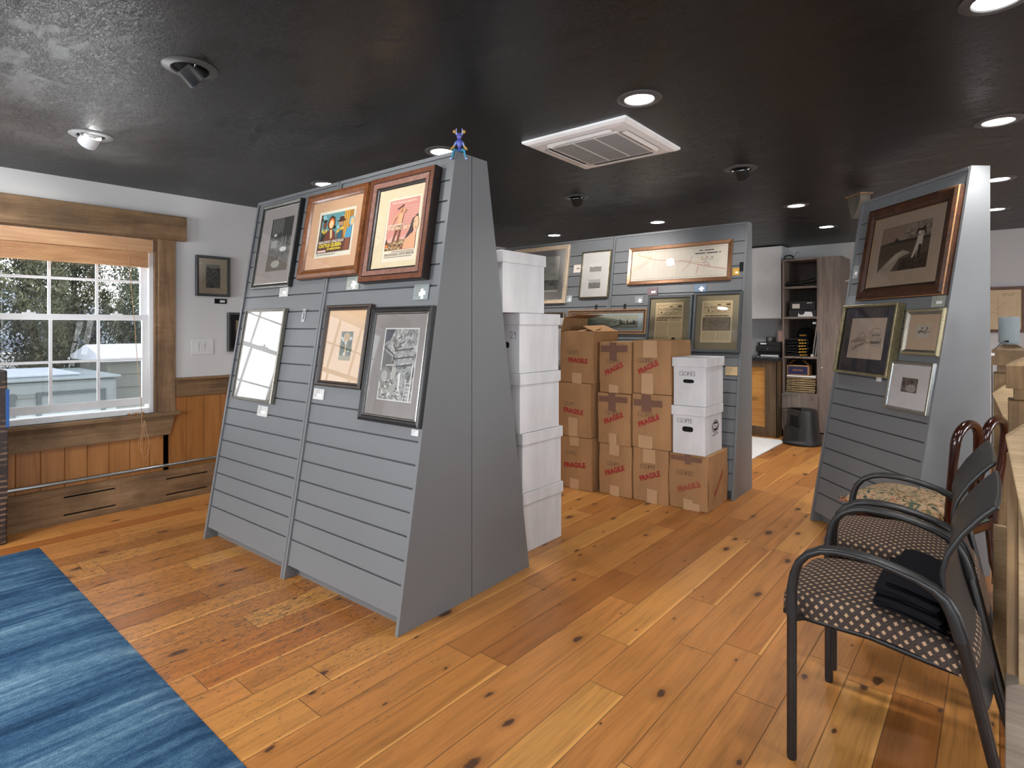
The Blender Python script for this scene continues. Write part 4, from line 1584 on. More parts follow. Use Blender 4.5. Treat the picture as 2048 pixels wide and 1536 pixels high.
# right display ---------------------------------------------------------
def draw_falls(A):
    A.rect(0, 0, 1, 1, '#5e4c3f')
    A.rect(0, 0.62, 1, 1, '#8b7361')
    A.poly([(0.25, 0.62), (0.45, 0.78), (0.6, 0.95), (1, 1.0), (1, 0.6)], bw(13, '4c3d33', 'b09b88', scale=10))
    A.poly([(0, 0.62), (0.3, 0.66), (0.32, 0.74), (0.38, 0.66), (1, 0.66), (1, 0.58), (0, 0.56)], '#3a2e25')
    A.rect(0, 0.3, 1, 0.6, '#594739')
    A.poly([(0.0, 0.0), (0.1, 0.12), (0.35, 0.38), (0.5, 0.44), (0.66, 0.36), (0.45, 0.28), (0.35, 0.1), (0.3, 0.0)], '#a4917f')
    A.poly([(0.15, 0.1), (0.38, 0.36), (0.5, 0.42), (0.42, 0.3)], '#bba996')
    A.poly([(0.45, 0.0), (0.46, 0.24), (0.7, 0.3), (1, 0.3), (1, 0.0)], bw(14, '241c16', '5a4a3c', scale=12))
    A.poly([(0.68, 0.24), (0.74, 0.52), (0.76, 0.68), (0.86, 0.70), (0.86, 0.5), (0.82, 0.24), (0.77, 0.24), (0.78, 0.4), (0.72, 0.24)], '#c4b09c')
    A.poly([(0.78, 0.22), (0.80, 0.5), (0.85, 0.5), (0.84, 0.22)], '#2b221b')
    A.blob(0.79, 0.75, 0.03, 0.045, '#cbb7a3')
    A.poly([(0.70, 0.66), (0.73, 0.84), (0.80, 0.82), (0.88, 0.88), (0.92, 0.62), (0.86, 0.78), (0.76, 0.78)], '#3a2d24')


hang('heavy dark walnut frame with a sepia waterfall photograph, top of the right-hand display', U3, -0.79, -0.025, 1.572, 2.192,
     [(0, 0.0), (0, 0.03), (0.004, 0.036), (0.02, 0.046), (0.05, 0.042), (0.068, 0.03), (0.078, 0.028), (0.082, 0.018)], [FM['darkside'], FM['walnut'], FM['oak']], [1, 2, 1, 1, 1, 0, 2],
     '#ae9580', (-0.63, -0.195, 1.745, 2.04), flat('#4a3c31'), draw=draw_falls)


def draw_mill(A):
    K = '#4a443e'
    L = lambda p, w_=0.0018: A.line(p, w_, K)
    L([(0.55, 0.42), (0.57, 0.62), (0.66, 0.75), (0.86, 0.74), (0.90, 0.62), (0.60, 0.64), (0.66, 0.75)])
    L([(0.60, 0.64), (0.61, 0.42), (0.88, 0.36), (0.89, 0.62)])
    L([(0.76, 0.75), (0.77, 0.79)])
    L([(0.60, 0.52), (0.92, 0.50), (0.92, 0.34)])
    for k in range(4):
        u = 0.65 + k * 0.06
        A.rect(u, 0.555, u + .03, 0.605, K)
        L([(u, 0.50), (u, 0.37)])
    for k in range(14):
        u = 0.62 + k * 0.02
        L([(u, 0.37 + rr.uniform(0, .03)), (u + .03, 0.41 + rr.uniform(0, .05))], .003)
    L([(0.06, 0.42), (0.30, 0.55), (0.36, 0.64), (0.44, 0.60), (0.54, 0.50)])
    L([(0.28, 0.58), (0.28, 0.64), (0.37, 0.66), (0.41, 0.60)])
    for k in range(12):
        u = 0.08 + k * 0.035
        L([(u, 0.41 + k * .003), (u + .015, 0.44 + k * .012)], .0025)
        L([(u, 0.41), (u + .03, 0.40 + k * .006)], .0015)
    L([(0.12, 0.22), (0.34, 0.36), (0.50, 0.42), (0.66, 0.34), (0.95, 0.30)])
    for k in range(8):
        u = 0.13 + k * 0.035
        L([(u, 0.23 + k * .022), (u + .05, 0.20 + k * .022)])
    for k in range(16):
        u, v = rr.uniform(.05, .5), rr.uniform(.28, .4)
        L([(u, v), (u + .05, v + .02)], .0012)
    L([(0.44, 0.24), (0.45, 0.32)])


hang('deep gold-brown frame with an ink drawing of a house on a dark mat', U3, -0.888, -0.342, 1.07, 1.537,
     [(0, 0.0), (0, 0.05), (0.003, 0.053), (0.014, 0.053), (0.018, 0.04)], [FM['gold']], 0,
     '#38333a', (-0.79, -0.442, 1.178, 1.448), flat('#c9b19e', 0.7), draw=draw_mill, mat_h=0.03)


def draw_men(A):
    A.rect(0, 0, 1, 1, '#c4b5a5')
    for i in range(22):
        A.blob(rr.uniform(.1, .9), rr.uniform(.35, .62), .06, .05, rr.choice(['#3a332e', '#6d6158', '#8f8378']))
    for u in (.38, .78):
        A.blob(u, .78, .05, .07, '#3c342e')
        A.rect(u - .03, .6, u + .03, .75, '#5a5049')


hang('champagne framed tiny photograph in a wide cream mat, right of the ink drawing', U3, -0.298, -0.006, 1.226, 1.497,
     [(0, 0.0), (0, 0.02), (0.006, 0.026), (0.016, 0.026), (0.028, 0.018), (0.032, 0.014)], [FM['champagne'], FM['pewter']], [0, 0, 0, 1, 1],
     '#c9ac90', (-0.197, -0.10, 1.327, 1.402), flat('#c4b5a5'), draw=draw_men)


def draw_arch(A):
    A.rect(0, 0, 1, 1, bw(15, '3a3230', '8d817c', scale=3.0, stretch=(1, .5, 1)))
    A.blob(0.6, 0.3, 0.32, 0.26, bw(16, '857b76', 'b3aaa5', scale=4.0))
    A.line([(0.42, 0.9), (0.42, 0.2)], 0.0015, '#3a3331')
    A.poly([(0, 0), (0, .25), (.3, .1), (.5, 0)], '#3a3331')


hang('hammered silver frame with a small cloudy photograph in white mat, lowest on right-hand display', U3, -0.357, -0.008, 0.893, 1.185,
     [(0, 0.0), (0, 0.03), (0.003, 0.033), (0.012, 0.033), (0.016, 0.024), (0.02, 0.018)], [FM['bright'], FM['pewter']], [0, 1, 1, 1, 0],
     '#d3cbc8', (-0.247, -0.12, 1.005, 1.09), flat('#8d817c'), draw=draw_arch)


# pictures on the plain walls ------------------------------------------
def wall_mtx(x, y, z, facing):
    if facing == '+X':      # hangs on wall_left
        return Matrix(((0, 0, 1, x), (1, 0, 0, y), (0, 1, 0, z), (0, 0, 0, 1)))
    return Matrix(((1, 0, 0, x), (0, 0, -1, y), (0, 1, 0, z), (0, 0, 0, 1)))


BLK = [(0, 0.0), (0, 0.026), (0.002, 0.028), (0.02, 0.028), (0.022, 0.016)]
picture('small black framed rocky hillside photograph on the grey wall above the light switch', wall_mtx(XL + 0.001, 2.078, 1.801, '+X'), 0.275, 0.338, BLK, [FM['black']], 0,
        '#e3d0b4', (-0.058, -0.098, 0.058, 0.098), bw(17, '1e1e1d', '9d9a93', scale=8, sky=(0.86, lin('aaa59b'))))
picture('black framed picture on the grey wall, half hidden by the front display', wall_mtx(XL + 0.001, 2.335, 1.332, '+X'), 0.275, 0.335, BLK, [FM['black']], 0,
        '#2b292b', (-0.068, -0.10, 0.068, 0.10), flat('#c4ab8e'), draw=lambda A: [A.rect(.1, .1, .9, .9, '#a29685'), A.poly([(.1, .1), (.1, .3), (.4, .65), (.6, .4), (.9, .5), (.9, .1)], '#3b3733')])


def draw_chart(A):
    A.rect(.04, .04, .96, .96, '#cdb48c')
    A.rect(.045, .045, .955, .955, '#d8c3a0')
    A.line([(.78, .2), (.78, .9)], .003, '#a98f68')
    A.line([(.76, .5), (.86, .7)], .003, '#94794f')
    A.line([(.4, .3), (.7, .45), (.8, .4)], .003, '#a98f68')
    A.lines(.82, .84, .94, .9, 2, '#9a825c', rr)


picture('red-brown framed tan chart on the white back wall, behind the grey speaker', wall_mtx(-0.26, YB - 0.001, 1.565, '-Y'), 0.95, 0.50,
        [(0, 0.0), (0, 0.03), (0.03, 0.03), (0.034, 0.02)], [FM['redwood']], 0, None, (-0.44, -0.22, 0.44, 0.22), flat('#d8c3a0'), draw=draw_chart, glass=None)


# price cards, hooks ----------------------------------------------------
def card(label, U, x0, x1, t0, t1, col='#b5b5b0', sticker=True, cross=False, dy=0.0, rot=0.0, seed=1, text=True):
    r = random.Random(seed)
    cx_, ct = (x0 + x1) / 2, (t0 + t1) / 2
    w_, h_ = x1 - x0, t1 - t0
    t = thing('price_card', label, 'price card', matrix=on_panel(U, cx_, ct, 0.001))
    mb = MB()
    mb.box(-w_ / 2, w_ / 2, -h_ / 2, h_ / 2, 0, 0.006)
    if text:
        z = 0.0063
        for i in range(6):
            v = h_ * (0.36 - i * 0.12)
            l = w_ * r.uniform(.25, .6)
            mb.poly([(-w_ * .42, v, z), (-w_ * .42 + l, v, z), (-w_ * .42 + l, v + h_ * .035, z), (-w_ * .42, v + h_ * .035, z)], 1)
    mb.build('card', [flat(col, 0.3), flat('#77776f', 0.5)], t)
    if sticker:
        mb = MB()
        sx, sy = w_ * .1, -h_ * .1
        Tm = Matrix.Translation((sx, sy, 0.0065)) @ Matrix.Rotation(math.radians(rot), 4, 'Z')
        mb.box(-w_ * .22, w_ * .22, -h_ * .13, h_ * .13, 0, 0.0006, 0, Tm)
        if cross:
            mb.box(-w_ * .09, w_ * .09, -h_ * .36, h_ * .3, 0.0006, 0.001, 0, Tm)
        mb.build('sticker', M['white_paper'], t)
    return t


card('white price card under the leftmost top photograph of the front display', U1, -1.457, -1.36, 1.587, 1.652, '#c9c9c4', seed=1)
card('grey price card between the two film poster frames on the front display', U1, -0.752, -0.643, 1.602, 1.675, '#a3a79f', seed=2, cross=True, rot=15)
card('grey price card with crossed white stickers under the pink film poster', U1, -0.186, -0.08, 1.528, 1.606, '#8a9190', seed=3, cross=True, rot=8)
card('white price card under the sky-reflecting frame of the front display', U1, -1.50, -1.383, 0.835, 0.898, '#c6c6c2', seed=4)
card('white price card under the small tree picture on the front display', U1, -0.922, -0.822, 0.983, 1.042, '#c9c9c6', seed=5)
card('tiny white price tag under the mine machinery photograph', U1, -0.078, -0.03, 0.876, 0.905, '#dcdcdc', sticker=False, seed=6)
card('dark red price card above the first PONY EXPRESS frame on the back display', U2, -0.868, -0.77, 1.69, 1.762, '#7b666a', seed=7, rot=4, text=False)
card('blue-grey price card with white sticker above the second PONY EXPRESS frame', U2, -0.427, -0.32, 1.703, 1.772, '#6a7f92', seed=8, cross=True, rot=8, text=False)
card('clear price card with crossed stickers above the long valley photograph', U2, -0.988, -0.902, 1.618, 1.684, '#8d8f90', seed=9, cross=True, rot=10, text=False)
card('pale price card beside the large beige frame on the back display', U2, -1.752, -1.69, 1.65, 1.717, '#a9b4b8', seed=10, cross=True)
card('yellow price card at the right end of the long framed map', U2, -0.106, -0.05, 1.833, 1.894, '#c79a3f', seed=11, text=False)
card('black price card at the end of the slats beside the yellow one', U2, -0.052, -0.022, 1.865, 1.943, '#141414', sticker=False, seed=12, text=False)
card('tan paper card low on the slats behind the white CGC boxes', U2, -0.12, -0.022, 0.994, 1.064, '#c4a880', sticker=False, seed=13)
card('grey price card under the big walnut frame on the right-hand display', U3, -0.137, -0.042, 1.508, 1.572, '#9a9d92', seed=14)
card('tiny white tag hanging below the ink drawing on the right-hand display', U3, -0.497, -0.455, 1.045, 1.07, '#d9d9d9', sticker=False, seed=15)
card('grey price card at the left edge of the right-hand display, above the ink drawing', U3, -0.927, -0.84, 1.552, 1.614, '#7f8386', sticker=False, seed=16)
card('grey price card beside the big walnut frame, high on the right-hand display', U3, -0.92, -0.858, 1.74, 1.83, '#8f9293', seed=17)
hk = thing('picture_hook', 'empty pale picture hook on the slats between the lower frames', 'hook', matrix=on_panel(U1, -1.145, 1.46, 0.001))
mb = MB()
mb.box(-.018, .014, -.037, .03, 0, .004)
mb.box(-.008, .006, -.02, .02, .004, .012)
mb.box(-.004, .03, .03, .042, 0, .012)
mb.build('hook', flat('#a9abac', 0.35, 0.5), hk, bevel=0.002)
for nm, x in (('two', 0),):
    # black hanger straps showing above the long valley picture
    for lab, xx in (('black hanger strap above the long valley photograph, nearer its right end', -1.09), ('black hanger strap above the long valley photograph, nearer its left end', -1.40)):
        hk = thing('hanger_strap', lab, 'hanger', matrix=on_panel(U2, xx, 1.585, 0.001))
        mb = MB()
        mb.box(-.012, .012, -.025, .03, 0, .006)
        mb.build('strap', M['black_metal'], hk, bevel=0.001)

# ------------------------------------------------------------------ boxes
FRONT = Matrix(((1, 0, 0, 0), (0, 0, -1, 0), (0, 1, 0, 0), (0, 0, 0, 1)))       # (u, v) on a -y face


def SIDE(xw):
    return Matrix(((0, 0, 1, xw), (1, 0, 0, 0), (0, 1, 0, 0), (0, 0, 0, 1)))    # (u, v) on a +x face


def soft_box(mb, w_, d, h, r, mi=0, amp=0.004, hollow=False):
    """slightly bulging carton: front left bottom corner at the origin"""
    n = 4
    def bulge(u, v):
        return amp * 4 * (u * (1 - u) + v * (1 - v))
    sd = r.uniform(0, 50)
    def nz(a, b, c):
        return (mnoise.noise((a * 3 + sd, b * 3, c * 3))) * amp * 0.7
    faces = [
        lambda u, v: (u * w_, -bulge(u, v) * .6 + nz(u, 0, v), v * h),
        lambda u, v: ((1 - u) * w_, d + bulge(u, v) * .6, v * h),
        lambda u, v: (w_ + bulge(u, v) * .6 + nz(1, u, v), u * d, v * h),
        lambda u, v: (-bulge(u, v) * .6, (1 - u) * d, v * h),
        lambda u, v: (u * w_, (1 - v) * d, 0),
    ]
    if not hollow:
        faces.append(lambda u, v: (u * w_, v * d, h + nz(u, v, 1) * .5))
    for fn in faces:
        mb.grid(fn, n, n, mi)


def carton(label, num, x, yf, z, w_, h, d=0.39, yaw=0.0, frag=(0.5, 0.5, 25, 0.58), hand=(0.28, 0.62), tapes=(), seed=1, red='red_ink', open_top=False, side=False, group='brown cardboard boxes marked FRAGILE'):
    r = random.Random(seed)
    t = thing('cardboard_box', label, 'box', (x, yf, z), yaw, group)
    mb = MB()
    soft_box(mb, w_, d, h, r, hollow=open_top)
    bmesh_o = mb.build('carton', M['card'], t, bevel=0.0)
    md = bmesh_o.modifiers.new('weld', 'WELD')
    md.merge_threshold = 0.003
    md = bmesh_o.modifiers.new('bevel', 'BEVEL')
    md.width, md.segments, md.limit_method, md.angle_limit = 0.006, 2, 'ANGLE', math.radians(50)
    if open_top:
        mb = MB()
        mb.box(0.004, w_ - .004, 0.004, d - .004, h - 0.05, h - 0.045)
        mb.build('inner_flap', M['card_in'], t)
        th = 0.004
        # left flap stands up and curls over, right flap leans, back flap open, front flap lies nearly flat
        for nm, pts in (('flap', [(0.0, 0.0, h), (0.0, d, h), (0.025, d, h + 0.125), (0.03, 0.01, h + 0.125)]),
                        ('flap', [(0.03, 0.0, h + 0.122), (0.025, d, h + 0.122), (0.20, d * .95, h + 0.15), (0.17, 0.03, h + 0.15)]),
                        ('flap', [(0.01, 0.0, h), (w_ - .01, 0.0, h), (w_ - .03, 0.17, h + 0.03), (0.02, 0.17, h + 0.012)]),
                        ('flap', [(w_, 0.005, h), (w_, d, h), (w_ - .13, d * .95, h + 0.055), (w_ - .12, 0.02, h + 0.045)])):
            mb = MB()
            P = [Vector(p) for p in pts]
            nn = (P[1] - P[0]).cross(P[3] - P[0]).normalized() * th
            mb.add(P + [p + nn for p in P], [(0, 1, 2, 3), (7, 6, 5, 4), (0, 4, 5, 1), (1, 5, 6, 2), (2, 6, 7, 3), (3, 7, 4, 0)])
            mb.build(nm, [M['card']], t)
    off = -0.0085
    TF = Matrix.Translation((0, off, 0)) @ FRONT
    mb = MB()
    fx, fz, ang, fw = frag
    put_text(mb, 'FRAGILE', (fx - fw / 2) * w_, fz * h - .021, (fx + fw / 2) * w_, fz * h + .021, TF, 0, 0.0004, ang, 0.035)
    if side:
        TS = SIDE(w_ + 0.0085)
        put_text(mb, 'FRAGILE', d * .22, h * .40, d * .78, h * .40 + .034, TS, 0, 0.0004, 40, 0.035)
    mb.build('printed_word', M[red], t, recalc=False)
    mb = MB()
    pen(mb, 'CGC#' + num, hand[0] * w_, hand[1] * h, 0.036, TF, 0, 0.0005, 0.0022, r)
    mb.build('handwriting', M['ink'], t, recalc=False)
    for kind, u0, v0, u1, v1 in tapes:
        mb = MB()
        jag = [(u0 * w_, v0 * h), (u1 * w_, v0 * h + r.uniform(-.006, .006)), (u1 * w_ + r.uniform(-.004, .004), v1 * h + r.uniform(-.006, .006)), (u0 * w_, v1 * h)]
        mb.poly([(p[0], p[1], 0.0003 + r.uniform(0, .0004)) for p in jag], 0, TF)
        mb.build('tape', M['tape_' + kind], t, recalc=False)
    return t


TC = 'clear'
TB = 'brown'
# column nearest the white boxes
carton('bottom box of the left cardboard column, marked CGC#90', '90', -2.96, 4.085, 0, 0.375, 0.443, 0.40, 0, (0.55, 0.46, 6, 0.58), (0.25, 0.64), ((TC, .42, .82, .66, 1.0), (TC, .42, 0, .66, .2)), 1)
carton('middle box of the left cardboard column, tape torn down its lower front', '95', -2.945, 4.075, 0.445, 0.355, 0.452, 0.40, 0, (0.52, 0.48, -4, 0.56), (0.22, 0.57), ((TC, .38, 0, .64, .36), (TC, .42, .1, .62, .30)), 2)
carton('open topped cardboard box with raised flaps, marked CGC#92', '92', -2.905, 4.085, 0.90, 0.335, 0.435, 0.40, 0, (0.55, 0.44, -2, 0.58), (0.24, 0.56), ((TC, .38, 0, .66, .2),), 3, open_top=True)
# second column
carton('bottom box of the second cardboard column, marked CGC#93', '93', -2.54, 4.125, 0, 0.296, 0.415, 0.40, 1, (0.5, 0.50, 22, 0.62), (0.26, 0.58), ((TC, .34, .80, .64, 1.0), (TC, .36, 0, .64, .2)), 4)
carton('middle box of the second cardboard column, with a dark tape cross', '94', -2.548, 4.118, 0.417, 0.298, 0.415, 0.40, 1, (0.5, 0.52, 25, 0.62), (0.26, 0.58), ((TB, .04, .83, .93, .94), (TB, .34, .66, .56, 1.0), (TC, .36, 0, .60, .22)), 5)
carton('top box of the second cardboard column, with a shiny dark tape cross', '96', -2.535, 4.122, 0.836, 0.292, 0.415, 0.40, 0, (0.48, 0.48, 27, 0.62), (0.24, 0.58), ((TB, .06, .80, .90, .93), (TB, .34, .64, .56, 1.0), (TC, .32, 0, .62, .17)), 6)
# third column
carton('bottom box of the third cardboard column, marked CGC#99', '99', -2.232, 4.135, 0, 0.292, 0.42, 0.40, 2, (0.5, 0.50, 22, 0.62), (0.22, 0.62), ((TC, .30, .74, .66, 1.0), (TC, .42, 0, .70, .26)), 7)
carton('middle box of the third cardboard column, wide dark tape cross above the word', '100', -2.238, 4.13, 0.422, 0.322, 0.425, 0.40, 2, (0.45, 0.52, 25, 0.58), (0.16, 0.58), ((TB, .05, .78, .80, .90), (TB, .26, .68, .52, 1.0), (TC, .18, 0, .54, .24)), 8)
carton('top box of the third cardboard column, clear tape at its top and bottom', '101', -2.23, 4.13, 0.85, 0.315, 0.42, 0.40, 2, (0.42, 0.50, 27, 0.58), (0.14, 0.58), ((TC, .28, .68, .66, 1.0), (TC, .24, 0, .55, .38)), 9, side=False)
# fourth column
carton('single floor box marked CGC#102 under the two white boxes', '102', -1.937, 4.165, 0, 0.297, 0.415, 0.43, 1.5, (0.52, 0.42, 22, 0.62), (0.20, 0.62), ((TB, .05, .88, .85, .96), (TB, .42, .82, .58, 1.0), (TC, .38, .0, .80, .14), (TC, .38, .1, .62, .2)), 10, red='faded_red', side=True)


def white_box(label, x, yf, z, w_=0.25, d=0.40, body=0.30, total=0.363, hand=None, yaw=0.0, hole=None, logo=False, seed=1, group='stacked white storage boxes'):
    r = random.Random(seed)
    t = thing('storage_box', label, 'box', (x, yf, z), yaw, group)
    mb = MB()
    mb.box(0, w_, 0, d, 0, total - 0.006)
    mb.build('carton', M['whitebox'], t, bevel=0.003)
    mb = MB()
    o = 0.009
    lh = 0.07
    mb.box(-o, w_ + o, -o, d + o, total - lh, total)
    mb.build('lid', M['whitebox'], t, bevel=0.003)
    TF = Matrix.Translation((0, -0.0008, 0)) @ FRONT
    if hole:
        u, v, hw, hh = hole
        mb = MB()
        mb.poly([(u + hw * math.copysign(abs(math.cos(a)) ** .5, math.cos(a)), v + hh * math.copysign(abs(math.sin(a)) ** .6, math.sin(a)), 0) for a in [2 * PI * (k + .5) / 20 for k in range(20)]], 0, TF)
        mb.build('handle_hole', M['hole'], t, recalc=False)
    if hand:
        mb = MB()
        pen(mb, hand[0], hand[1], hand[2], hand[3], TF, 0, 0.0, 0.0026, r)
        mb.build('handwriting', M['black_ink'], t, recalc=False)
    if logo:
        TS = SIDE(w_ + 0.0008)
        mb = MB()
        cu, cv = d * .60, total * .55
        e = lambda ru, rv, n=32: [(cu + ru * math.cos(2 * PI * k / n), cv + rv * math.sin(2 * PI * k / n)) for k in range(n)]
        mb.poly([(*p, 0) for p in e(.078, .048)], 0, TS)
        mb.poly([(*p, 0.0002) for p in e(.071, .0415)], 1, TS)
        mb.poly([(*p, 0.0004) for p in e(.066, .037)], 0, TS)
        put_text(mb, 'BCW', cu - .048, cv - .016, cu + .048, cv + .018, TS, 1, 0.0006, 0, 0.05)
        put_text(mb, 'MADE FOR COMICS', cu - .062, cv - .068, cu + .062, cv - .056, TS, 0, 0.0006, 4, 0.01)
        mb.build('printed_logo', [M['black_ink'], M['white_paper']], t, recalc=False)
    return t


white_box('white box marked CGC#98 with a dark oval logo on its side', -1.905, 4.15, 0.417, 0.25, 0.36, hand=('CGC#98', .035, .235, .034), hole=(0.118, 0.19, .042, .020), logo=True, yaw=1.5, seed=3)
white_box('white lidded box marked CGC#103 on top of the logo box', -1.90, 4.155, 0.782, 0.25, 0.36, hand=('CGC#103', .045, .225, .034), hole=(0.118, 0.185, .042, .014), yaw=1.0, seed=4)
XR_ = -2.198
for i, (yy, lab, hd) in enumerate(((2.70, 'lowest white box of the tall stack behind the front display, standing on the floor', None),
                                   (2.695, 'second white box from the floor in the tall stack behind the front display', None),
                                   (2.672, 'third white box of the tall stack, middle one behind the front display', '3'),
                                   (2.667, 'fourth white box of the tall stack, marked 129 on its end', '129'),
                                   (2.513, 'topmost white box of the tall stack, set back towards the display', None))):
    white_box(lab, XR_ - 0.25, yy, 0.3645 * i, hand=(hd, .25 - .083 if hd == '129' else .25 - .135, .21, .042) if hd else None, hole=(0.125, 0.17, .045, .02), seed=i)
for i, lab in enumerate(('floor level white box beside the left cardboard column', 'second white box beside the left cardboard column', 'third white box beside the left cardboard column', 'top white box beside the left cardboard column, level with the open box')):
    white_box(lab, -3.235, 4.03, 0.3645 * i, hole=(0.19, 0.23, .03, .02), seed=20 + i)

bc = thing('printed_carton', 'tall dark printed cardboard carton standing at the left edge before the window', 'box', (-4.985, 0.08, 0))
n = NT('dark_printed_board', 0.45)
st = n.noise(n.co((1, 1, 1)), 3.0, 5.0, 0.6, 1.5)
ln = n.n('ShaderNodeTexWave', {'bands_direction': 'Z'}, Vector=n.co(), Scale=9.0, Distortion=1.2, Detail=3.0).outputs['Fac']
pt = n.ma('MULTIPLY', n.ramp(ln, [(0.62, 0.0), (0.78, 1.0)]), n.ramp(st, [(0.45, 0.0), (0.55, 1.0)]))
n.base(n.mix(n.ma('MULTIPLY', pt, .6), lin('2a1f1c'), lin('8f6d55')))
n.bump(st, .3, .004)
mb = MB()
r_ = random.Random(5)
soft_box(mb, 0.195, 0.64, 1.10, r_, amp=0.004)
o = mb.build('carton', n.m, bc)
md = o.modifiers.new('weld', 'WELD')
md.merge_threshold = 0.003
md = o.modifiers.new('bevel', 'BEVEL')
md.width, md.segments, md.limit_method = 0.008, 2, 'ANGLE'
TS = SIDE(0.205)
mb = MB()
for k in range(6):
    mb.ribbon([(0.50 + .012 * k, 0.93), (0.56 + .008 * k, 1.0), (0.52, 1.06)], 0.004, TS, 0, 0.0006)
mb.build('printed_lines', flat('#b0714a', .6), bc, recalc=False)
mb = MB()
mb.box(0.196, 0.2045, 0.632, 0.6485, 0.74, 0.98)
mb.build('blue_edge', flat('#2d5a9a', .5), bc)
mb = MB()
mb.box(0.07, 0.12, 0.01, 0.646, 1.1035, 1.105)
mb.build('tape', flat('#d9d2c6', .2), bc)

# ------------------------------------------------------------------ rug
mb = MB()
nx, ny = 60, 50


def rugf(u, v):
    x, y = -4.56 + 5.2 * u, -1.9 + 2.735 * v
    e = min(u * 5.2, (1 - u) * 5.2, v * 2.735, (1 - v) * 2.735)
    return (x, y, 0.002 + 0.011 * min(1, e / 0.012))


mb.grid(rugf, nx, ny)
rg = mb.build('rug', M['rug'], smooth=180)
sol = mb
tag(rg, 'large blue streaked rug in the lower left corner of the floor', 'rug')
mb = MB()
mb.box(-3.9, -1.96, 5.75, 7.42, 0.0005, 0.012)
tag(mb.build('floor_mat', flat('#d8d6d4', 0.85), bevel=0.004), 'pale grey mat on the wooden floor in front of the far counter', 'mat')


# ------------------------------------------------------------------ black armchairs
def perforated_plastic():
    n = NT('perforated_black_plastic', 0.4, 0, 0.45)
    sp = n.n('ShaderNodeSeparateXYZ', _0=n.co())
    P = 0.036
    a = n.ma('DIVIDE', sp.outputs[1], P)
    b = n.ma('DIVIDE', sp.outputs[2], P * .5)
    a = n.ma('ADD', a, n.ma('MULTIPLY', n.ma('MODULO', n.ma('FLOOR', b), 2.0), .5))
    fa = n.ma('MULTIPLY', n.ma('SUBTRACT', n.ma('FRACT', a), .5), P)
    fb = n.ma('MULTIPLY', n.ma('SUBTRACT', n.ma('FRACT', b), .5), P * .5)
    d = n.ma('SQRT', n.ma('ADD', n.ma('MULTIPLY', fa, fa), n.ma('MULTIPLY', fb, fb)))
    dot = n.ma('MULTIPLY', n.ma('LESS_THAN', d, 0.0022), n.ma('MULTIPLY', n.ma('GREATER_THAN', sp.outputs[2], .66), n.ma('LESS_THAN', n.ma('ABSOLUTE', n.ma('SUBTRACT', sp.outputs[1], .26)), .18)))
    dot = n.ma('MULTIPLY', dot, n.ma('LESS_THAN', sp.outputs[2], .875))
    n.base(n.mix(dot, lin('1a1a1b'), lin('55534f')))  # pale dots: light through the holes of the back, put into the colour
    return n.m


M['perf'] = perforated_plastic()
ARM = [(0.004, .455), (.003, .50), (.005, .545), (.012, .59), (.026, .63), (.052, .662), (.088, .683), (.13, .692), (.18, .693), (.23, .688), (.28, .677), (.33, .663), (.37, .645), (.395, .622), (.412, .588), (.424, .55), (.432, .52)]


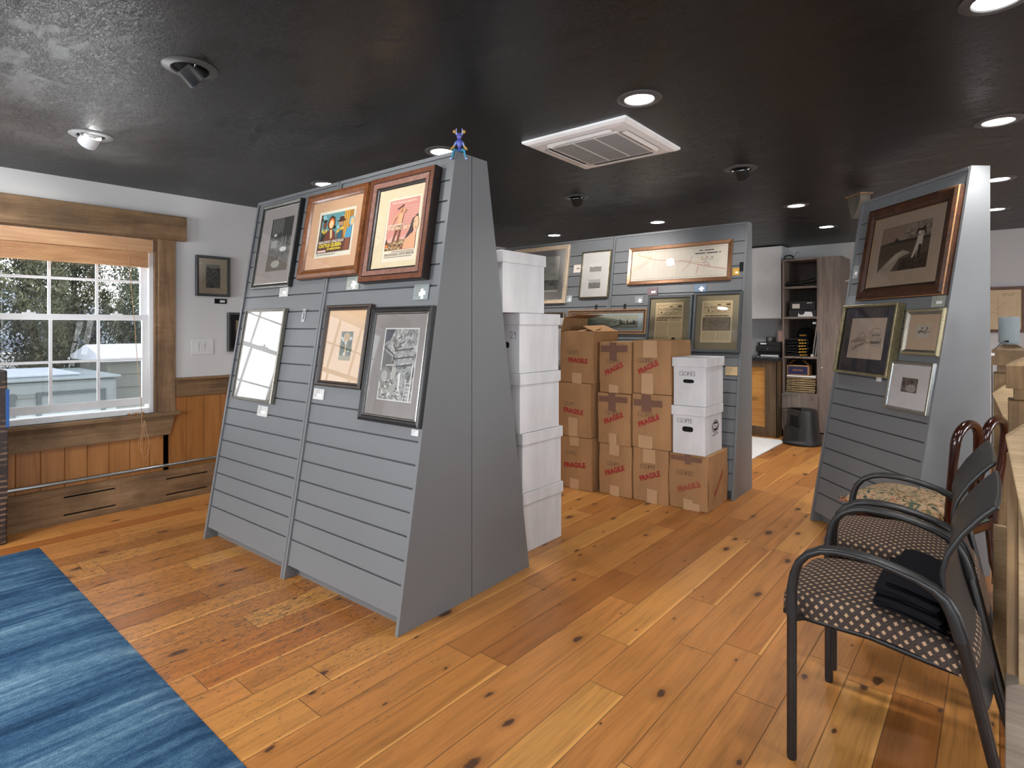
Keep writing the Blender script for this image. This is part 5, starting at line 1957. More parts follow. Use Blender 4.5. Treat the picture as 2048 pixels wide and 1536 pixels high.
def armchair(label, loc, yaw):
    """guest chair facing -x; front leg nearest the camera at the local origin"""
    c = thing('guest_armchair', label, 'chair', loc, yaw, 'black armchairs with diamond pattern seats')
    W = 0.522
    for yy in (0.0, W):
        inn = 1 if yy == 0 else -1
        mb = MB()
        hw = [.016, .016, .017, .018, .020, .023, .026, .027, .027, .026, .025, .024, .022, .020, .0195, .019, .0185]
        ht = [.0155, .0155, .0145, .0135, .012, .0115, .011, .0105, .0105, .0105, .0105, .011, .013, .016, .018, .0185, .0185]
        mb.sweep_xz(ARM, hw, ht, yy)
        mb.build('armrest', M['black_plastic'], c, smooth=50)
        mb = MB()
        mb.tube([(0.004, yy, 0.0), (0.004, yy, 0.012), (0.004, yy, 0.25), (0.004, yy, 0.50)], [.0135, .015, .015, .015], 14)
        lg = mb.build('leg', M['black_metal'], c, smooth=50)
        mb = MB()
        mb.tube([(.428, yy, .54), (.432, yy + inn * .002, .52), (.455, yy + inn * .006, .415), (.497, yy + inn * .018, .21), (.546, yy + inn * .032, 0)], [.0165, .0165, .0165, .015, .009], 14)
        mb.build('leg', M['black_metal'], c, smooth=50)
    # seat cushion: a sheet that rolls down at its rim
    mb = MB()
    hx, hy, rad, drop = .262, .222, .035, .066
    L = rad * PI / 2

    def roll(s, h):
        a = abs(s)
        sg = 1 if s >= 0 else -1
        if a < h - rad:
            return s, 0.0
        q = a - (h - rad)
        if q < L:
            th = q / rad
            return sg * (h - rad + rad * math.sin(th)), rad * (1 - math.cos(th))
        return sg * h, rad + (q - L)
    ex_, ey_ = hx - rad + L + drop - rad, hy - rad + L + drop - rad

    def seatf(u, v):
        s, t = (u * 2 - 1) * ex_, (v * 2 - 1) * ey_
        x, dz1 = roll(s, hx)
        y, dz2 = roll(t, hy)
        q = (abs(x) / hx) ** 4
        p = (abs(y) / hy) ** 4
        y2 = y * (1 - .10 * q * (1.5 if x < 0 else .5))
        x2 = x * (1 - .07 * p)
        crown = .012 * (1 - (x / hx) ** 2) * (1 - (y / hy) ** 2)
        front = .028 * max(0, (-x / hx - .55)) ** 1.5 * 2
        z = .512 - max(dz1, dz2) + crown - front + .004 * math.sin(x * 9)
        z -= .055 * max(0, (x / hx)) ** 1.5
        return (x2 + .205, y2 + W / 2, z)
    mb.grid(seatf, 46, 42, 0, lambda u, v: ((u * 2 - 1) * ex_, (v * 2 - 1) * ey_))
    mb.build('seat_cushion', M['seat'], c, smooth=180)
    mb = MB()

    def panf(u, v):
        x = -.04 + u * .50
        y = W / 2 + (v * 2 - 1) * .215 * (1 - .10 * (abs(u * 2 - 1)) ** 4)
        return (x, y, .438 + .004 * math.sin(u * 3) - .035 * max(0, u - .5) * 2)
    mb.grid(panf, 14, 10)
    o = mb.build('seat_pan', M['black_plastic'], c, smooth=60)
    md = o.modifiers.new('solid', 'SOLIDIFY')
    md.thickness = 0.014
    for yy in (0.0, W):
        mb = MB()
        inn = 1 if yy == 0 else -1
        mb.tube([(.004, yy, .445), (.02, yy + inn * .05, .435), (.06, yy + inn * .09, .43)], .011, 10)
        mb.build('frame_rail', M['black_metal'], c, smooth=50)
    # curved shell of the back
    prof = [(.475, .325), (.462, .37), (.445, .42), (.425, .48), (.405, .55), (.390, .62), (.386, .685), (.398, .74), (.432, .805), (.470, .858), (.505, .897)]
    mb = MB()

    def backf(u, v):
        f_ = v * (len(prof) - 1)
        i = min(int(f_), len(prof) - 2)
        a = f_ - i
        x = prof[i][0] * (1 - a) + prof[i + 1][0] * a
        z = prof[i][1] * (1 - a) + prof[i + 1][1] * a
        wv = .235 - .03 * max(0, .45 - v) / .45 * 1.6 + .012 * v
        if v < .10:
            wv *= .78 + 2.2 * v
        s = u * 2 - 1
        return (x + .016 * (1 - s * s) * (1 - .6 * v), W / 2 + s * wv, z)
    mb.grid(backf, 24, 36)
    o = mb.build('backrest', M['perf'], c, smooth=180)
    md = o.modifiers.new('solid', 'SOLIDIFY')
    md.thickness, md.offset = 0.015, 0
    md = o.modifiers.new('bevel', 'BEVEL')
    md.width, md.segments, md.limit_method = 0.006, 3, 'ANGLE'
    # moulded yoke that joins the back shell to the rear legs
    mb = MB()

    def yokef(u, v):
        s = u * 2 - 1
        z = .315 + .115 * v
        return (.500 - .05 * v - .012 * s * s, W / 2 + s * (.225 - .01 * v), z + .02 * s * s)
    mb.grid(yokef, 20, 8)
    o = mb.build('back_yoke', M['black_plastic'], c, smooth=180)
    md = o.modifiers.new('solid', 'SOLIDIFY')
    md.thickness = 0.028
    md = o.modifiers.new('bevel', 'BEVEL')
    md.width, md.segments, md.limit_method = 0.008, 2, 'ANGLE'
    return c


ch1 = armchair('nearest black armchair with folded black clothes on its diamond-patterned seat', (-0.509, 1.976, 0), 0)
copy_thing(ch1, 'farther black armchair with an empty diamond-patterned seat, beside the floral cushion', (-0.515, 2.597, 0), 2.5)


# folded black clothes on the near seat
def cloth(label, z, x0, x1, y0, y1, th, seed, yaw=0, sag=0.05):
    r = random.Random(seed)
    t = thing('folded_garment', label, 'clothing', (0, 0, 0), 0, 'folded black clothes')
    mb = MB()
    lay = 3
    for k in range(lay):
        zz = z + th * k / lay

        def fn(u, v, top=True):
            x = x0 + (x1 - x0) * u
            y = y0 + (y1 - y0) * v
            return x, y
        hh = th / lay * .95
        jx = [r.uniform(-.006, .006) for _ in range(4)]
        ring = 12
        pts = []
        for j in range(ring + 1):
            a = -PI / 2 + PI * j / ring
            pts.append((math.cos(a) * hh * .5, math.sin(a) * hh * .5 + hh * .5))
        # rounded fold along the side that faces the camera

        def sec(u, v):
            # v runs around the folded outline
            if v < .3:
                f_, zz_ = 1 - v / .3, 0.0
                y = y0 + jx[0] + (y1 - y0 + jx[1]) * f_
            elif v < .7:
                a = -PI / 2 - PI * (v - .3) / .4
                y = y0 + jx[0] + math.cos(a) * hh * .5
                zz_ = hh * .5 + math.sin(a) * hh * .5
            else:
                f_ = (v - .7) / .3
                y = y0 + jx[0] + (y1 - y0 + jx[1]) * f_
                zz_ = hh
            x = x0 + jx[2] + (x1 - x0 + jx[3]) * u
            w_ = mnoise.noise((x * 14 + seed, y * 14, k * 3.1)) * .004
            drop = sag * max(0, (x - (-.26)) / .2) ** 1.4
            return (x + .01 * math.sin(v * 6 + k), y, zz + zz_ + w_ - drop)
        mb.grid(sec, 22, 30)
    mb.build('fabric', flat('#141418', 0.95, 0, .1), t, smooth=60)
    return t


cloth('lowest folded black garment of the pile on the near armchair seat', 0.532, -.285, -.125, 2.03, 2.36, .030, 1)
cloth('middle folded black garment of the pile on the near armchair seat', 0.564, -.28, -.125, 2.045, 2.37, .024, 2)
cloth('topmost folded black garment of the pile on the near armchair seat', 0.590, -.25, -.13, 2.07, 2.42, .016, 3)


# carved mahogany chair with its cushion, behind the armchairs
mh = wood('polished_mahogany', lin('120402'), lin('270c06'), lin('3c170b'), 2, 0.18, 20.0)
mc = thing('carved_chair', 'carved dark mahogany chair with looped back, behind the black armchairs', 'chair', (-0.594, 3.41, 0), -21)
for x, y in ((.03, .03), (.03, .47)):
    mb = MB()
    mb.tube([(x, y, 0), (x, y, .05), (x + .012, y, .2), (x, y, .42)], [.02, .016, .02, .028], 10)
    mb.build('leg', mh, mc, smooth=50)
for y in (.05, .45):
    mb = MB()
    mb.tube([(.50, y, 0), (.44, y, .22), (.42, y, .44)], [.018, .02, .022], 10)
    mb.build('leg', mh, mc, smooth=50)
mb = MB()
mb.box(0.0, .44, 0.0, .50, .385, .43)
mb.build('seat_frame', mh, mc, bevel=.01)
mb = MB()


def cush(u, v):
    s, t = u * 2 - 1, v * 2 - 1
    return (.22 + s * .215, .25 + t * .235, .43 + .035 * (1 - s ** 4) * (1 - t ** 4))


mb.grid(cush, 16, 16)
mb.build('seat_pad', flat('#3b4a3f', .9), mc, smooth=180)
# back: two stiles rising into two loops that meet over a pierced splat
mb = MB()
X0 = .43


def up(y, z):
    return (X0 + .05 * max(0, z - .44) / .5, y, z)


arch = []
for k in range(17):
    a = PI - PI * k / 16
    arch.append(up(.115 + math.cos(a) * .105, .845 + math.sin(a) * .085))
mb.tube([up(.035, .42), up(.02, .60), up(.01, .76)] + arch + [up(.225, .78), up(.24, .72)], [.02, .018, .018] + [.02] * 17 + [.016, .012], 10)
arch = []
for k in range(17):
    a = PI * k / 16
    arch.append(up(.385 + math.cos(a) * .105, .845 + math.sin(a) * .085))
mb.tube([up(.465, .42), up(.48, .60), up(.49, .76)] + arch + [up(.275, .78), up(.26, .72)], [.02, .018, .018] + [.02] * 17 + [.016, .012], 10)
mb.build('back_frame', mh, mc, smooth=60)
mb = MB()
for s in (-1, 1):
    mb.tube([up(.25 + s * .015, .45), up(.25 + s * .05, .55), up(.25 + s * .025, .64), up(.25 + s * .06, .70), up(.25 + s * .02, .78)], [.016, .012, .014, .012, .014], 8)
mb.tube([up(.19, .70), up(.25, .715), up(.31, .70)], [.012, .016, .012], 8)
for y, z in ((.25, .79), (.225, .74), (.275, .74), (.25, .67)):
    mb.lathe([(0, -.02), (.016, -.012), (.02, 0), (.014, .014), (0, .02)], 12, up(y, z))
mb.build('pierced_splat', mh, mc, smooth=60)

pw = thing('floral_cushion', 'needlepoint floral cushion with green velvet sides and fringed edges, behind the far armrest', 'cushion', (-0.36, 3.46, 0.485), -18)
n = NT('needlepoint_floral', 0.9, 0, .1)
v_ = n.noise(n.co(), 13.0, 4.0, 0.6, 2.2)
v2 = n.noise(n.co(loc=(3, 1, 0)), 21.0, 3.0, 0.6, 1.0)
c1 = n.ramp(v_, [(0.34, lin('1c2e32')), (0.41, lin('565642')), (0.46, lin('8f7c62')), (0.52, lin('9a8069')), (0.57, lin('755d38')), (0.64, lin('3a4940'))])
c2 = n.ramp(v2, [(0.60, 0.0), (0.66, 1.0)])
n.base(n.mix(n.ma('MULTIPLY', c2, .6), c1, lin('a8614a')))
n.bump(n.noise(n.co(), 300.0, 2.0), .5, .003)
mb = MB()


def topf(u, v):
    s, t = u * 2 - 1, v * 2 - 1
    return (s * .20, t * .20, .012 + .062 * math.sqrt(max(0, 1 - s ** 4)) * math.sqrt(max(0, 1 - t ** 4)))


mb.grid(topf, 26, 26)
mb.build('needlepoint_top', n.m, pw, smooth=180)
vel = NT('green_velvet', .95, 0, .2)
vel.base(vel.ramp(vel.noise(vel.co(), 40, 4), [(.3, lin('3d5a4d')), (.7, lin('64826f'))]))
mb = MB()


def botf(u, v):
    s, t = u * 2 - 1, v * 2 - 1
    return (s * .20, t * .20, .012 - .06 * math.sqrt(max(0, 1 - s ** 4)) * math.sqrt(max(0, 1 - t ** 4)))


mb.grid(botf, 26, 26)
mb.build('velvet_underside', vel.m, pw, smooth=180)
mb = MB()
fr = random.Random(4)
for k in range(420):
    e = fr.randrange(4)
    q = fr.uniform(-.2, .2)
    p = {0: (q, -.2), 1: (q, .2), 2: (-.2, q), 3: (.2, q)}[e]
    d = Vector((p[0] * .8 + fr.gauss(0, .1), p[1] * .8 + fr.gauss(0, .1), fr.gauss(-.02, .12))).normalized()
    a = Vector((p[0], p[1], .012))
    mb.tube([a, a + d * fr.uniform(.012, .024)], [.0022, .0016], 4, fr.randrange(4))
mb.build('fringe', [flat('#b06a3a', .9), flat('#c9b08c', .9), flat('#2b2520', .9), flat('#8a5a34', .9)], pw)

# ------------------------------------------------------------------ stair railing on the right
WD = wood('weathered_rail_timber', lin('4a3a26'), lin('6e5537'), lin('92744c'), 2, 0.65, 16.0, 0.08, 0.3, 0.35, 2.0)
WL = wood('pale_sawn_rail_timber', lin('7a6347'), lin('9c8360'), lin('b59c78'), 0, 0.6, 12.0, 0.0, 0.35, 0.35, 4.0)
rl = thing('stair_railing', 'rough timber stair railing with capped posts at the right edge', 'railing', (0, 0, 0))


def newel(x0, x1, y0, y1, ztop):
    mb = MB()
    mb.box(x0, x1, y0, y1, 0, ztop - .115)
    mb.box(x0 + .014, x1 - .014, y0 + .014, y1 - .014, ztop - .115, ztop - .075)
    pst = mb.build('newel_post', WD, rl, bevel=.004)
    mb = MB()
    e = .006
    a, b, c_, d_ = x0 - e, x1 + e, y0 - e, y1 + e
    mx, my = (x0 + x1) / 2, (y0 + y1) / 2
    mb.box(a, b, c_, d_, ztop - .075, ztop)
    mb.add([(a, c_, ztop), (b, c_, ztop), (b, d_, ztop), (a, d_, ztop), (mx - .028, my - .028, ztop + .026), (mx + .028, my - .028, ztop + .026), (mx + .028, my + .028, ztop + .026), (mx - .028, my + .028, ztop + .026)],
           [(0, 1, 5, 4), (1, 2, 6, 5), (2, 3, 7, 6), (3, 0, 4, 7), (4, 5, 6, 7)])
    mb.build('post_cap', WD, pst)


newel(-0.024, 0.102, 3.76, 3.886, 1.258)
newel(0.022, 0.150, 2.53, 2.658, 1.243)
for x0, z0, y0, ln_, lead in ((-0.029, 1.045, 3.69, 0.62, .37), (0.0105, 1.098, 1.88, 0.62, .16)):
    mb = MB()
    m = .92
    hgt = .30
    mb.prism([(x0, z0), (x0 + ln_, z0 + ln_ * m), (x0 + ln_, z0 + ln_ * m - hgt * 1.3), (x0 + lead * hgt, z0 - hgt)], 1, y0, y0 + .045)
    mb.build('sloping_rail_board', WL, rl, bevel=.003)
for x0, x1, y0, y1, z0, z1, m_ in ((.0135, .036, 1.93, 1.95, .49, 1.05, WD), (.036, .070, 1.91, 1.93, .48, 1.0, WL), (.072, .11, 1.93, 1.95, .40, 1.0, WL),
                                   (-.018, .02, 2.70, 2.72, .05, .66, WL), (.022, .05, 2.66, 2.68, .05, .9, WD), (.13, .2, 2.6, 2.62, .05, .9, WD)):
    mb = MB()
    mb.box(x0, x1, y0, y1, z0, z1)
    mb.build('baluster_board', m_, rl, bevel=.002)
mb = MB()
mb.prism([(.012, 0), (.012, .35), (.05, .37), (.40, .40), (.40, 0)], 1, 2.16, 2.24)
mb.build('curb_board', wood('grey_curb_board', lin('5a5148'), lin('766b5e'), lin('8d8274'), 0, .7, 9.0), rl, bevel=.003)

sp = thing('smart_speaker', 'grey fabric cylinder speaker standing on the far railing post', 'speaker', (0.036, 3.823, 1.2845))
mb = MB()
R0 = .0415
mb.lathe([(0, 0), (R0 * .55, 0), (R0 * .6, .004), (R0 * .9, .006), (R0, .014), (R0, .134), (R0 * .96, .139), (0, .139)], 40)
fb = NT('grey_speaker_fabric', .9, 0, .1)
q = fb.noise(fb.co(), 700.0, 2.0)
fb.base(fb.ramp(q, [(.3, lin('6f787b')), (.7, lin('98a1a4'))]))
fb.bump(q, .4, .001)
mb.build('body', fb.m, sp, smooth=40)
mb = MB()
mb.box(-.018, .0, -.0445, -.036, .012, .021)
mb.build('power_socket', M['hole'], sp, bevel=.003)
mb = MB()
mb.tube([(-.014, -.046, .016), (-.026, -.06, .012), (-.045, -.068, -.01), (-.056, -.066, -.03), (-.0655, -.0665, -.06), (-.0645, -.066, -.3), (-.0645, -.066, -.75), (-.0645, -.066, -1.2)], .0024, 8)
mb.build('power_cord', M['black_plastic'], sp, smooth=60)
mb = MB()
mb.box(-.0685, -.055, -.072, -.069, -.055, -.042)
mb.build('cord_clip', M['white_plastic'], sp)

# ------------------------------------------------------------------ ceiling fittings
def spot(name, loc, direction, power, size=2.4, blend=0.6, radius=0.05, color=(1.0, 0.975, 0.945)):
    d = bpy.data.lights.new(name, 'SPOT')
    d.energy = power
    d.spot_size = size
    d.spot_blend = blend
    d.shadow_soft_size = radius
    d.color = color
    o = bpy.data.objects.new(name, d)
    COL.objects.link(o)
    o.location = loc
    o.rotation_euler = Vector(direction).to_track_quat('-Z', 'Y').to_euler()
    return o


CAN_W = 38


def recessed(label, x, y, power=CAN_W, lamp=True):
    t = thing('recessed_light', label, 'ceiling light', (x, y, ZC), 0, 'recessed lights in the black ceiling')
    mb = MB()
    mb.lathe([(.103, 0), (.103, -.003), (.098, -.006), (.070, -.008), (.066, -.004), (.066, 0)], 40)
    mb.build('trim_ring', M['dark_trim'], t, smooth=40)
    mb = MB()
    mb.lathe([(.066, -.003), (.064, -.001), (.060, -.0015), (.0, -.0015)], 36)
    mb.build('lamp', M['lamp'], t, smooth=40)
    if power:
        spot('lamp_light', (x, y, ZC - 0.03), (0, 0, -1), power, 2.2, 0.8, 0.06)
    return t


recessed('lit recessed light directly above the ceiling air conditioner', -1.285, 2.44)
recessed('lit recessed light at the right edge, nearest of the right-hand row', -0.005, 3.905)
recessed('lit recessed light cut off at the top right corner', -0.005, 2.45)
recessed('lit recessed light behind the small blue figurine', -2.585, 2.395)
recessed('lit recessed light above the left end of the front display', -3.84, 2.38)
recessed('lit recessed light above the back display, over the white boxes', -3.93, 5.40)
recessed('lit recessed light above the long framed map', -2.645, 5.41)
recessed('lit recessed light between the two display rows on the right', -1.36, 5.46)
recessed('lit recessed light nearest the tall cabinet', -1.40, 6.81)
recessed('lit recessed light partly hidden behind the top of the right-hand display', -0.01, 5.43)
recessed('farthest recessed light beside the right-hand display, its trim only just visible', -0.03, 6.79)
recessed('recessed light over the rug, beyond the left edge of view', -3.86, -0.55, 120)
recessed('recessed light above the camera', -1.29, -0.55, 45)
recessed('recessed light over the right part of the rug, above and behind the view', -2.585, -0.55, 90)
recessed('unseen recessed light added behind the front display to brighten the back row', -3.87, 3.93, 65)  # added out of view, continues the ceiling grid, lights the back display
recessed('recessed light over the stairwell', 1.3, 2.45)
recessed('recessed light over the far end of the stairwell', 1.3, 5.4)
recessed('recessed light over the far left corner', -3.9, 6.8)
recessed('recessed light behind the back display', -2.65, 6.8)


def gimbal(label, x, y, aim, tilt, lit, power, cone=1.35):
    """ceiling ring with a short swivelling lamp cylinder; aim in degrees, tilt from straight down"""
    t = thing('swivel_spotlight', label, 'ceiling light', (x, y, ZC), aim, 'swivel spotlights in the black ceiling')
    mb = MB()
    mb.lathe([(.104, 0), (.104, -.003), (.099, -.006), (.072, -.009), (.066, -.004), (.066, 0)], 40)
    mb.build('trim_ring', M['dark_trim'] if not lit else flat('#8e8e8f', .4), t, smooth=40)
    mb = MB()
    mb.lathe([(.066, -.001), (0, -.001)], 36)
    mb.build('dark_opening', M['hole'], t)
    T = Matrix.Translation((0, 0, -.012)) @ Matrix.Rotation(-math.radians(tilt), 4, 'Y')
    mb = MB()
    mb.lathe([(.044, .02), (.047, -.045), (.045, -.052), (.041, -.052), (.039, -.04)], 32, T=T)
    hd = mb.build('lamp_cylinder', M['black_plastic'] if not lit else M['vinyl'], t, smooth=40)
    mb = MB()
    mb.lathe([(.040, -.042), (.03, -.044), (.0, -.045)], 32, T=T)
    mb.build('lens', M['lamp'] if lit else flat('#c2c2c2', .3), hd)
    mb = MB()
    mb.tube([(0, -.06, -.004), (0, -.05, -.012), (0, .05, -.012), (0, .06, -.004)], .004, 8)
    mb.build('pivot', M['chrome'], t, smooth=50)
    if power:
        d = Vector((-math.sin(math.radians(tilt)) * math.cos(math.radians(aim)) * -1, math.sin(math.radians(tilt)) * math.sin(math.radians(aim)), -math.cos(math.radians(tilt))))
        dv = Matrix.Rotation(math.radians(aim), 3, 'Z') @ (T.to_3x3() @ Vector((0, 0, -1)))
        spot('lamp_light', Vector((x, y, ZC - .012)) + dv * .075, dv, power, cone, 0.7, 0.04)
    return t


gimbal('dark swivel spotlight turned away from view, near the upper left', -2.545, 0.955, 88, 48, False, 24, 1.9)
gimbal('brightly lit swivel spotlight above the window side of the rug', -3.86, 0.935, 200, 50, True, 26, 1.8)
gimbal('dark swivel spotlight below the air conditioner, aimed at the back display', -2.65, 3.945, 105, 48, False, 46, 2.0)
gimbal('dark swivel spotlight right of the air conditioner, lamp pointing down', -1.33, 3.955, 95, 46, False, 30, 1.5)

# cassette air conditioner
ac = thing('ceiling_air_conditioner', 'square white cassette air conditioner set in the black ceiling', 'air conditioner', (-1.775, 2.915, ZC), 1.0)
AW, AD = .665, .68
mb = MB()
a, d = AW / 2, AD / 2
ring_frame_pts = [(0, 0), (0, -.012), (.02, -.022), (.055, -.026)]
loops = []
for ins, z in ring_frame_pts:
    loops.append(mb.add([(-a + ins, -d + ins, z), (a - ins, -d + ins, z), (a - ins, d - ins, z), (-a + ins, d - ins, z)], []))
for i in range(3):
    for k in range(4):
        k2 = (k + 1) % 4
        mb.f.append([loops[i] + k, loops[i] + k2, loops[i + 1] + k2, loops[i + 1] + k])
        mb.mi.append(0)
mb.f.append([loops[3] + k for k in range(4)])
mb.mi.append(0)
mb.build('panel', M['ac_white'], ac)
for k in range(4):
    T = Matrix.Rotation(PI / 2 * k, 4, 'Z')
    rr_ = d if k % 2 == 0 else a
    mb = MB()
    y0 = -rr_ + .062
    mb.box(-.20, .20, y0, y0 + .05, -.0268, -.0262, 0, T)
    mb.add([T @ Vector(p) for p in ((-.20, y0 + .004, -.027), (.20, y0 + .004, -.027), (.215, y0 + .030, -.036), (-.215, y0 + .030, -.036))], [(0, 1, 2, 3)], 1)
    mb.add([T @ Vector(p) for p in ((-.215, y0 + .030, -.036), (.215, y0 + .030, -.036), (.215, y0 + .034, -.034), (-.215, y0 + .034, -.034))], [(0, 1, 2, 3)], 1)
    mb.build('air_vane', [M['ac_dark'], M['ac_white']], ac, recalc=False)
mb = MB()
g = .205
mb.box(-g - .012, g + .012, -g - .012, g + .012, -.031, -.026, 0)
for i in range(34):
    y = -g + .006 + i * (2 * g - .012) / 33
    mb.box(-g, g, y - .0028, y + .0028, -.0325, -.031, 1)
for x in (-.07, .07):
    mb.box(x - .004, x + .004, -g, g, -.0328, -.031, 0)
mb.build('intake_grille', [M['ac_white'], M['ac_dark']], ac)

# timber bracket at the top of the right-hand display
br = thing('timber_bracket', 'small weathered timber bracket under the ceiling at the back of the right-hand display', 'bracket', (-0.86, 5.2, 2.27), -47.76)
mb = MB()
mb.prism([(-.05, .12), (.11, .12), (.11, .08), (.03, -.05), (0.0, -.05)], 1, -.04, .04)
GWD = wood('grey_weathered_timber', lin('37332d'), lin('4d473e'), lin('625a4e'), 2, .7, 14.0)
mb.build('bracket', GWD, br)
mb = MB()
mb.box(-.06, .13, -.05, .05, .12, .135)
mb.build('top_plank', R, br)

# ------------------------------------------------------------------ toy figurine sitting on the display corner
fg = thing('toy_figurine', 'small blue and gold toy figurine sitting on the top corner of the front display', 'figurine', O1 + F1 * 0.405 - E1 * 0.012 + Vector((0, 0, H1)), 42)
blue, teal, gold, pale = flat('#4a55a8', .35), flat('#3f86a0', .35), flat('#b08a4a', .4), flat('#8f9fd6', .35)
mb = MB()
mb.lathe([(0, 0), (.011, .002), (.013, .012), (.009, .026), (.014, .040), (.018, .052), (.013, .062), (.005, .066), (.005, .070)], 14)
mb.build('torso', blue, fg, smooth=60)
mb = MB()
mb.lathe([(0, .066), (.010, .070), (.013, .080), (.010, .092), (.004, .099), (0, .101)], 14)
hd = mb.build('head', flat('#5a5aa6', .35), fg, smooth=60)
for s in (-1, 1):
    mb = MB()
    mb.tube([(s * .011, 0, .088), (s * .017, .002, .105), (s * .014, .003, .122)], [.005, .0055, .002], 8)
    mb.build('crest', pale, hd, smooth=60)
    mb = MB()
    mb.lathe([(0, -.009), (.008, -.004), (.009, .003), (.004, .009), (0, .011)], 10, (s * .023, 0, .104))
    mb.build('shoulder_ornament', gold, fg, smooth=60)
    mb = MB()
    mb.tube([(s * .015, 0, .053), (s * .022, -.006, .038), (s * .028, -.016, .022)], [.006, .005, .004], 8)
    arm = mb.build('arm', pale, fg, smooth=60)
    mb = MB()
    mb.tube([(s * .026, -.013, .028), (s * .036, -.022, .013), (s * .040, -.026, .006)], [.006, .006, .003], 8)
    mb.build('gauntlet', gold, arm, smooth=60)
    mb = MB()
    mb.tube([(s * .008, -.002, .006), (s * .022, -.018, .010), (s * .026, -.031, .002)], [.008, .008, .006], 8)
    mb.tube([(s * .026, -.031, .002), (s * .030, -.036, -.018), (s * .034, -.038, -.036)], [.006, .0055, .004], 8)
    leg = mb.build('leg', teal, fg, smooth=60)
    mb = MB()
    mb.tube([(s * .034, -.036, -.036), (s * .037, -.044, -.041), (s * .039, -.052, -.043)], [.005, .006, .004], 8)
    mb.build('boot', pale, leg, smooth=60)

# price tag beneath the picture on the left wall
t = thing('price_card', 'small black price card with white sticker under the rocky hillside photograph', 'price card', (XL, 2.145, 1.594))
mb = MB()
mb.box(0, .005, -.05, .05, -.021, .021)
mb.build('card', M['hole'], t)
mb = MB()
mb.box(.005, .0056, -.008, .034, -.010, .008)
mb.build('sticker', M['white_paper'], t)

# ------------------------------------------------------------------ far end: cupboard, counter, step stool
CF = 7.73
LAM = wood('grey_brown_wood_laminate', lin('5c5049'), lin('776a61'), lin('8c7f75'), 2, 0.5, 26.0, 0, 0, .05)
LAM_IN = wood('dark_laminate_inside', lin('2e2622'), lin('3d332d'), lin('4a3f38'), 2, 0.6, 26.0, 0, 0, .05)
cb = thing('tall_cabinet', 'tall grey-brown cabinet with open shelves and one long door', 'cabinet', (0, 0, 0))
mb = MB()
x0, x1, xm, zt = -2.085, -1.43, -1.685, 2.222
mb.box(x0, x0 + .02, CF, 8.25, .08, zt)
mb.box(xm - .01, xm + .012, CF, 8.25, .08, zt)
mb.box(x1 - .018, x1, CF, 8.25, .0, zt)
mb.box(x0 + .02, xm - .01, CF + .0005, 8.25, zt - .02, zt - .0005)
mb.box(xm + .012, x1 - .018, CF + .0005, 8.25, zt - .02, zt - .0005)
mb.box(x0, x1 - .018, CF + .03, 8.25, .0, .08)
mb.build('carcass', LAM, cb)
mb = MB()
mb.box(x0 + .02, xm - .01, 8.2, 8.21, .5, zt - .02)
mb.build('back_board', LAM_IN, cb)
for z in (1.868, 1.492, 1.0, .552):
    mb = MB()
    mb.box(x0 + .02, xm - .01, CF + .004, 8.2, z - .012, z + .012)
    mb.build('shelf', LAM, cb)
mb = MB()
mb.box(xm + .014, x1 - .002, CF - .018, CF - .001, .10, zt)
dr = mb.build('door', LAM, cb, bevel=.001)
mb = MB()
mb.box(xm + .012, xm + .024, CF - .035, CF - .018, .985, 1.30)
mb.build('handle', M['steel'], dr)
mb = MB()
mb.lathe([(.011, 0), (.011, .004), (.006, .006), (0, .006)], 16, T=Matrix.Translation((xm + .05, CF - .018, .885)) @ Matrix.Rotation(PI / 2, 4, 'X'))
mb.build('lock', M['chrome'], dr, smooth=40)
for z0, z1 in ((.358, .545), (.10, .352)):
    mb = MB()
    mb.box(x0 - .005, xm + .006, CF - .018, CF - .001, z0, z1)
    dw = mb.build('drawer', LAM, cb, bevel=.001)
    mb = MB()
    mb.box(x0 - .01, x0 + .18, CF - .036, CF - .018, z1 - .012, z1 - .002)
    mb.build('handle', M['steel'], dw)
    if z0 > .3:
        mb = MB()
        mb.lathe([(.011, 0), (.011, .004), (.006, .006), (0, .006)], 16, T=Matrix.Translation((xm - .04, CF - .018, z1 - .045)) @ Matrix.Rotation(PI / 2, 4, 'X'))
        mb.build('lock', M['chrome'], dw, smooth=40)
mb = MB()
mb.lathe([(.008, 0), (.008, .015), (.018, .028), (.018, .036), (0, .040)], 16, T=Matrix.Translation((x1, 7.95, 1.935)) @ Matrix.Rotation(PI / 2, 4, 'Y'))
mb.build('coat_knob', M['white_plastic'], cb, smooth=40)

uc = thing('wall_cupboard', 'white wall cupboard with a recessed panel door, left of the tall cabinet', 'cupboard', (0, 0, 0))
mb = MB()
mb.box(-2.75, -2.15, 7.95, 8.27, 1.485, 2.43)
mb.build('carcass', flat('#d9dada', .45), uc, bevel=.002)
mb = MB()
WC = flat('#e0e1e1', .45)
for q in ((-2.745, -2.68, 1.49, 2.42), (-2.22, -2.155, 1.49, 2.42), (-2.68, -2.22, 1.49, 1.56), (-2.68, -2.22, 2.35, 2.42)):
    mb.box(q[0], q[1], 7.93, 7.95, q[2], q[3])
mb.box(-2.68, -2.22, 7.938, 7.95, 1.56, 2.35)
mb.build('door', WC, uc)

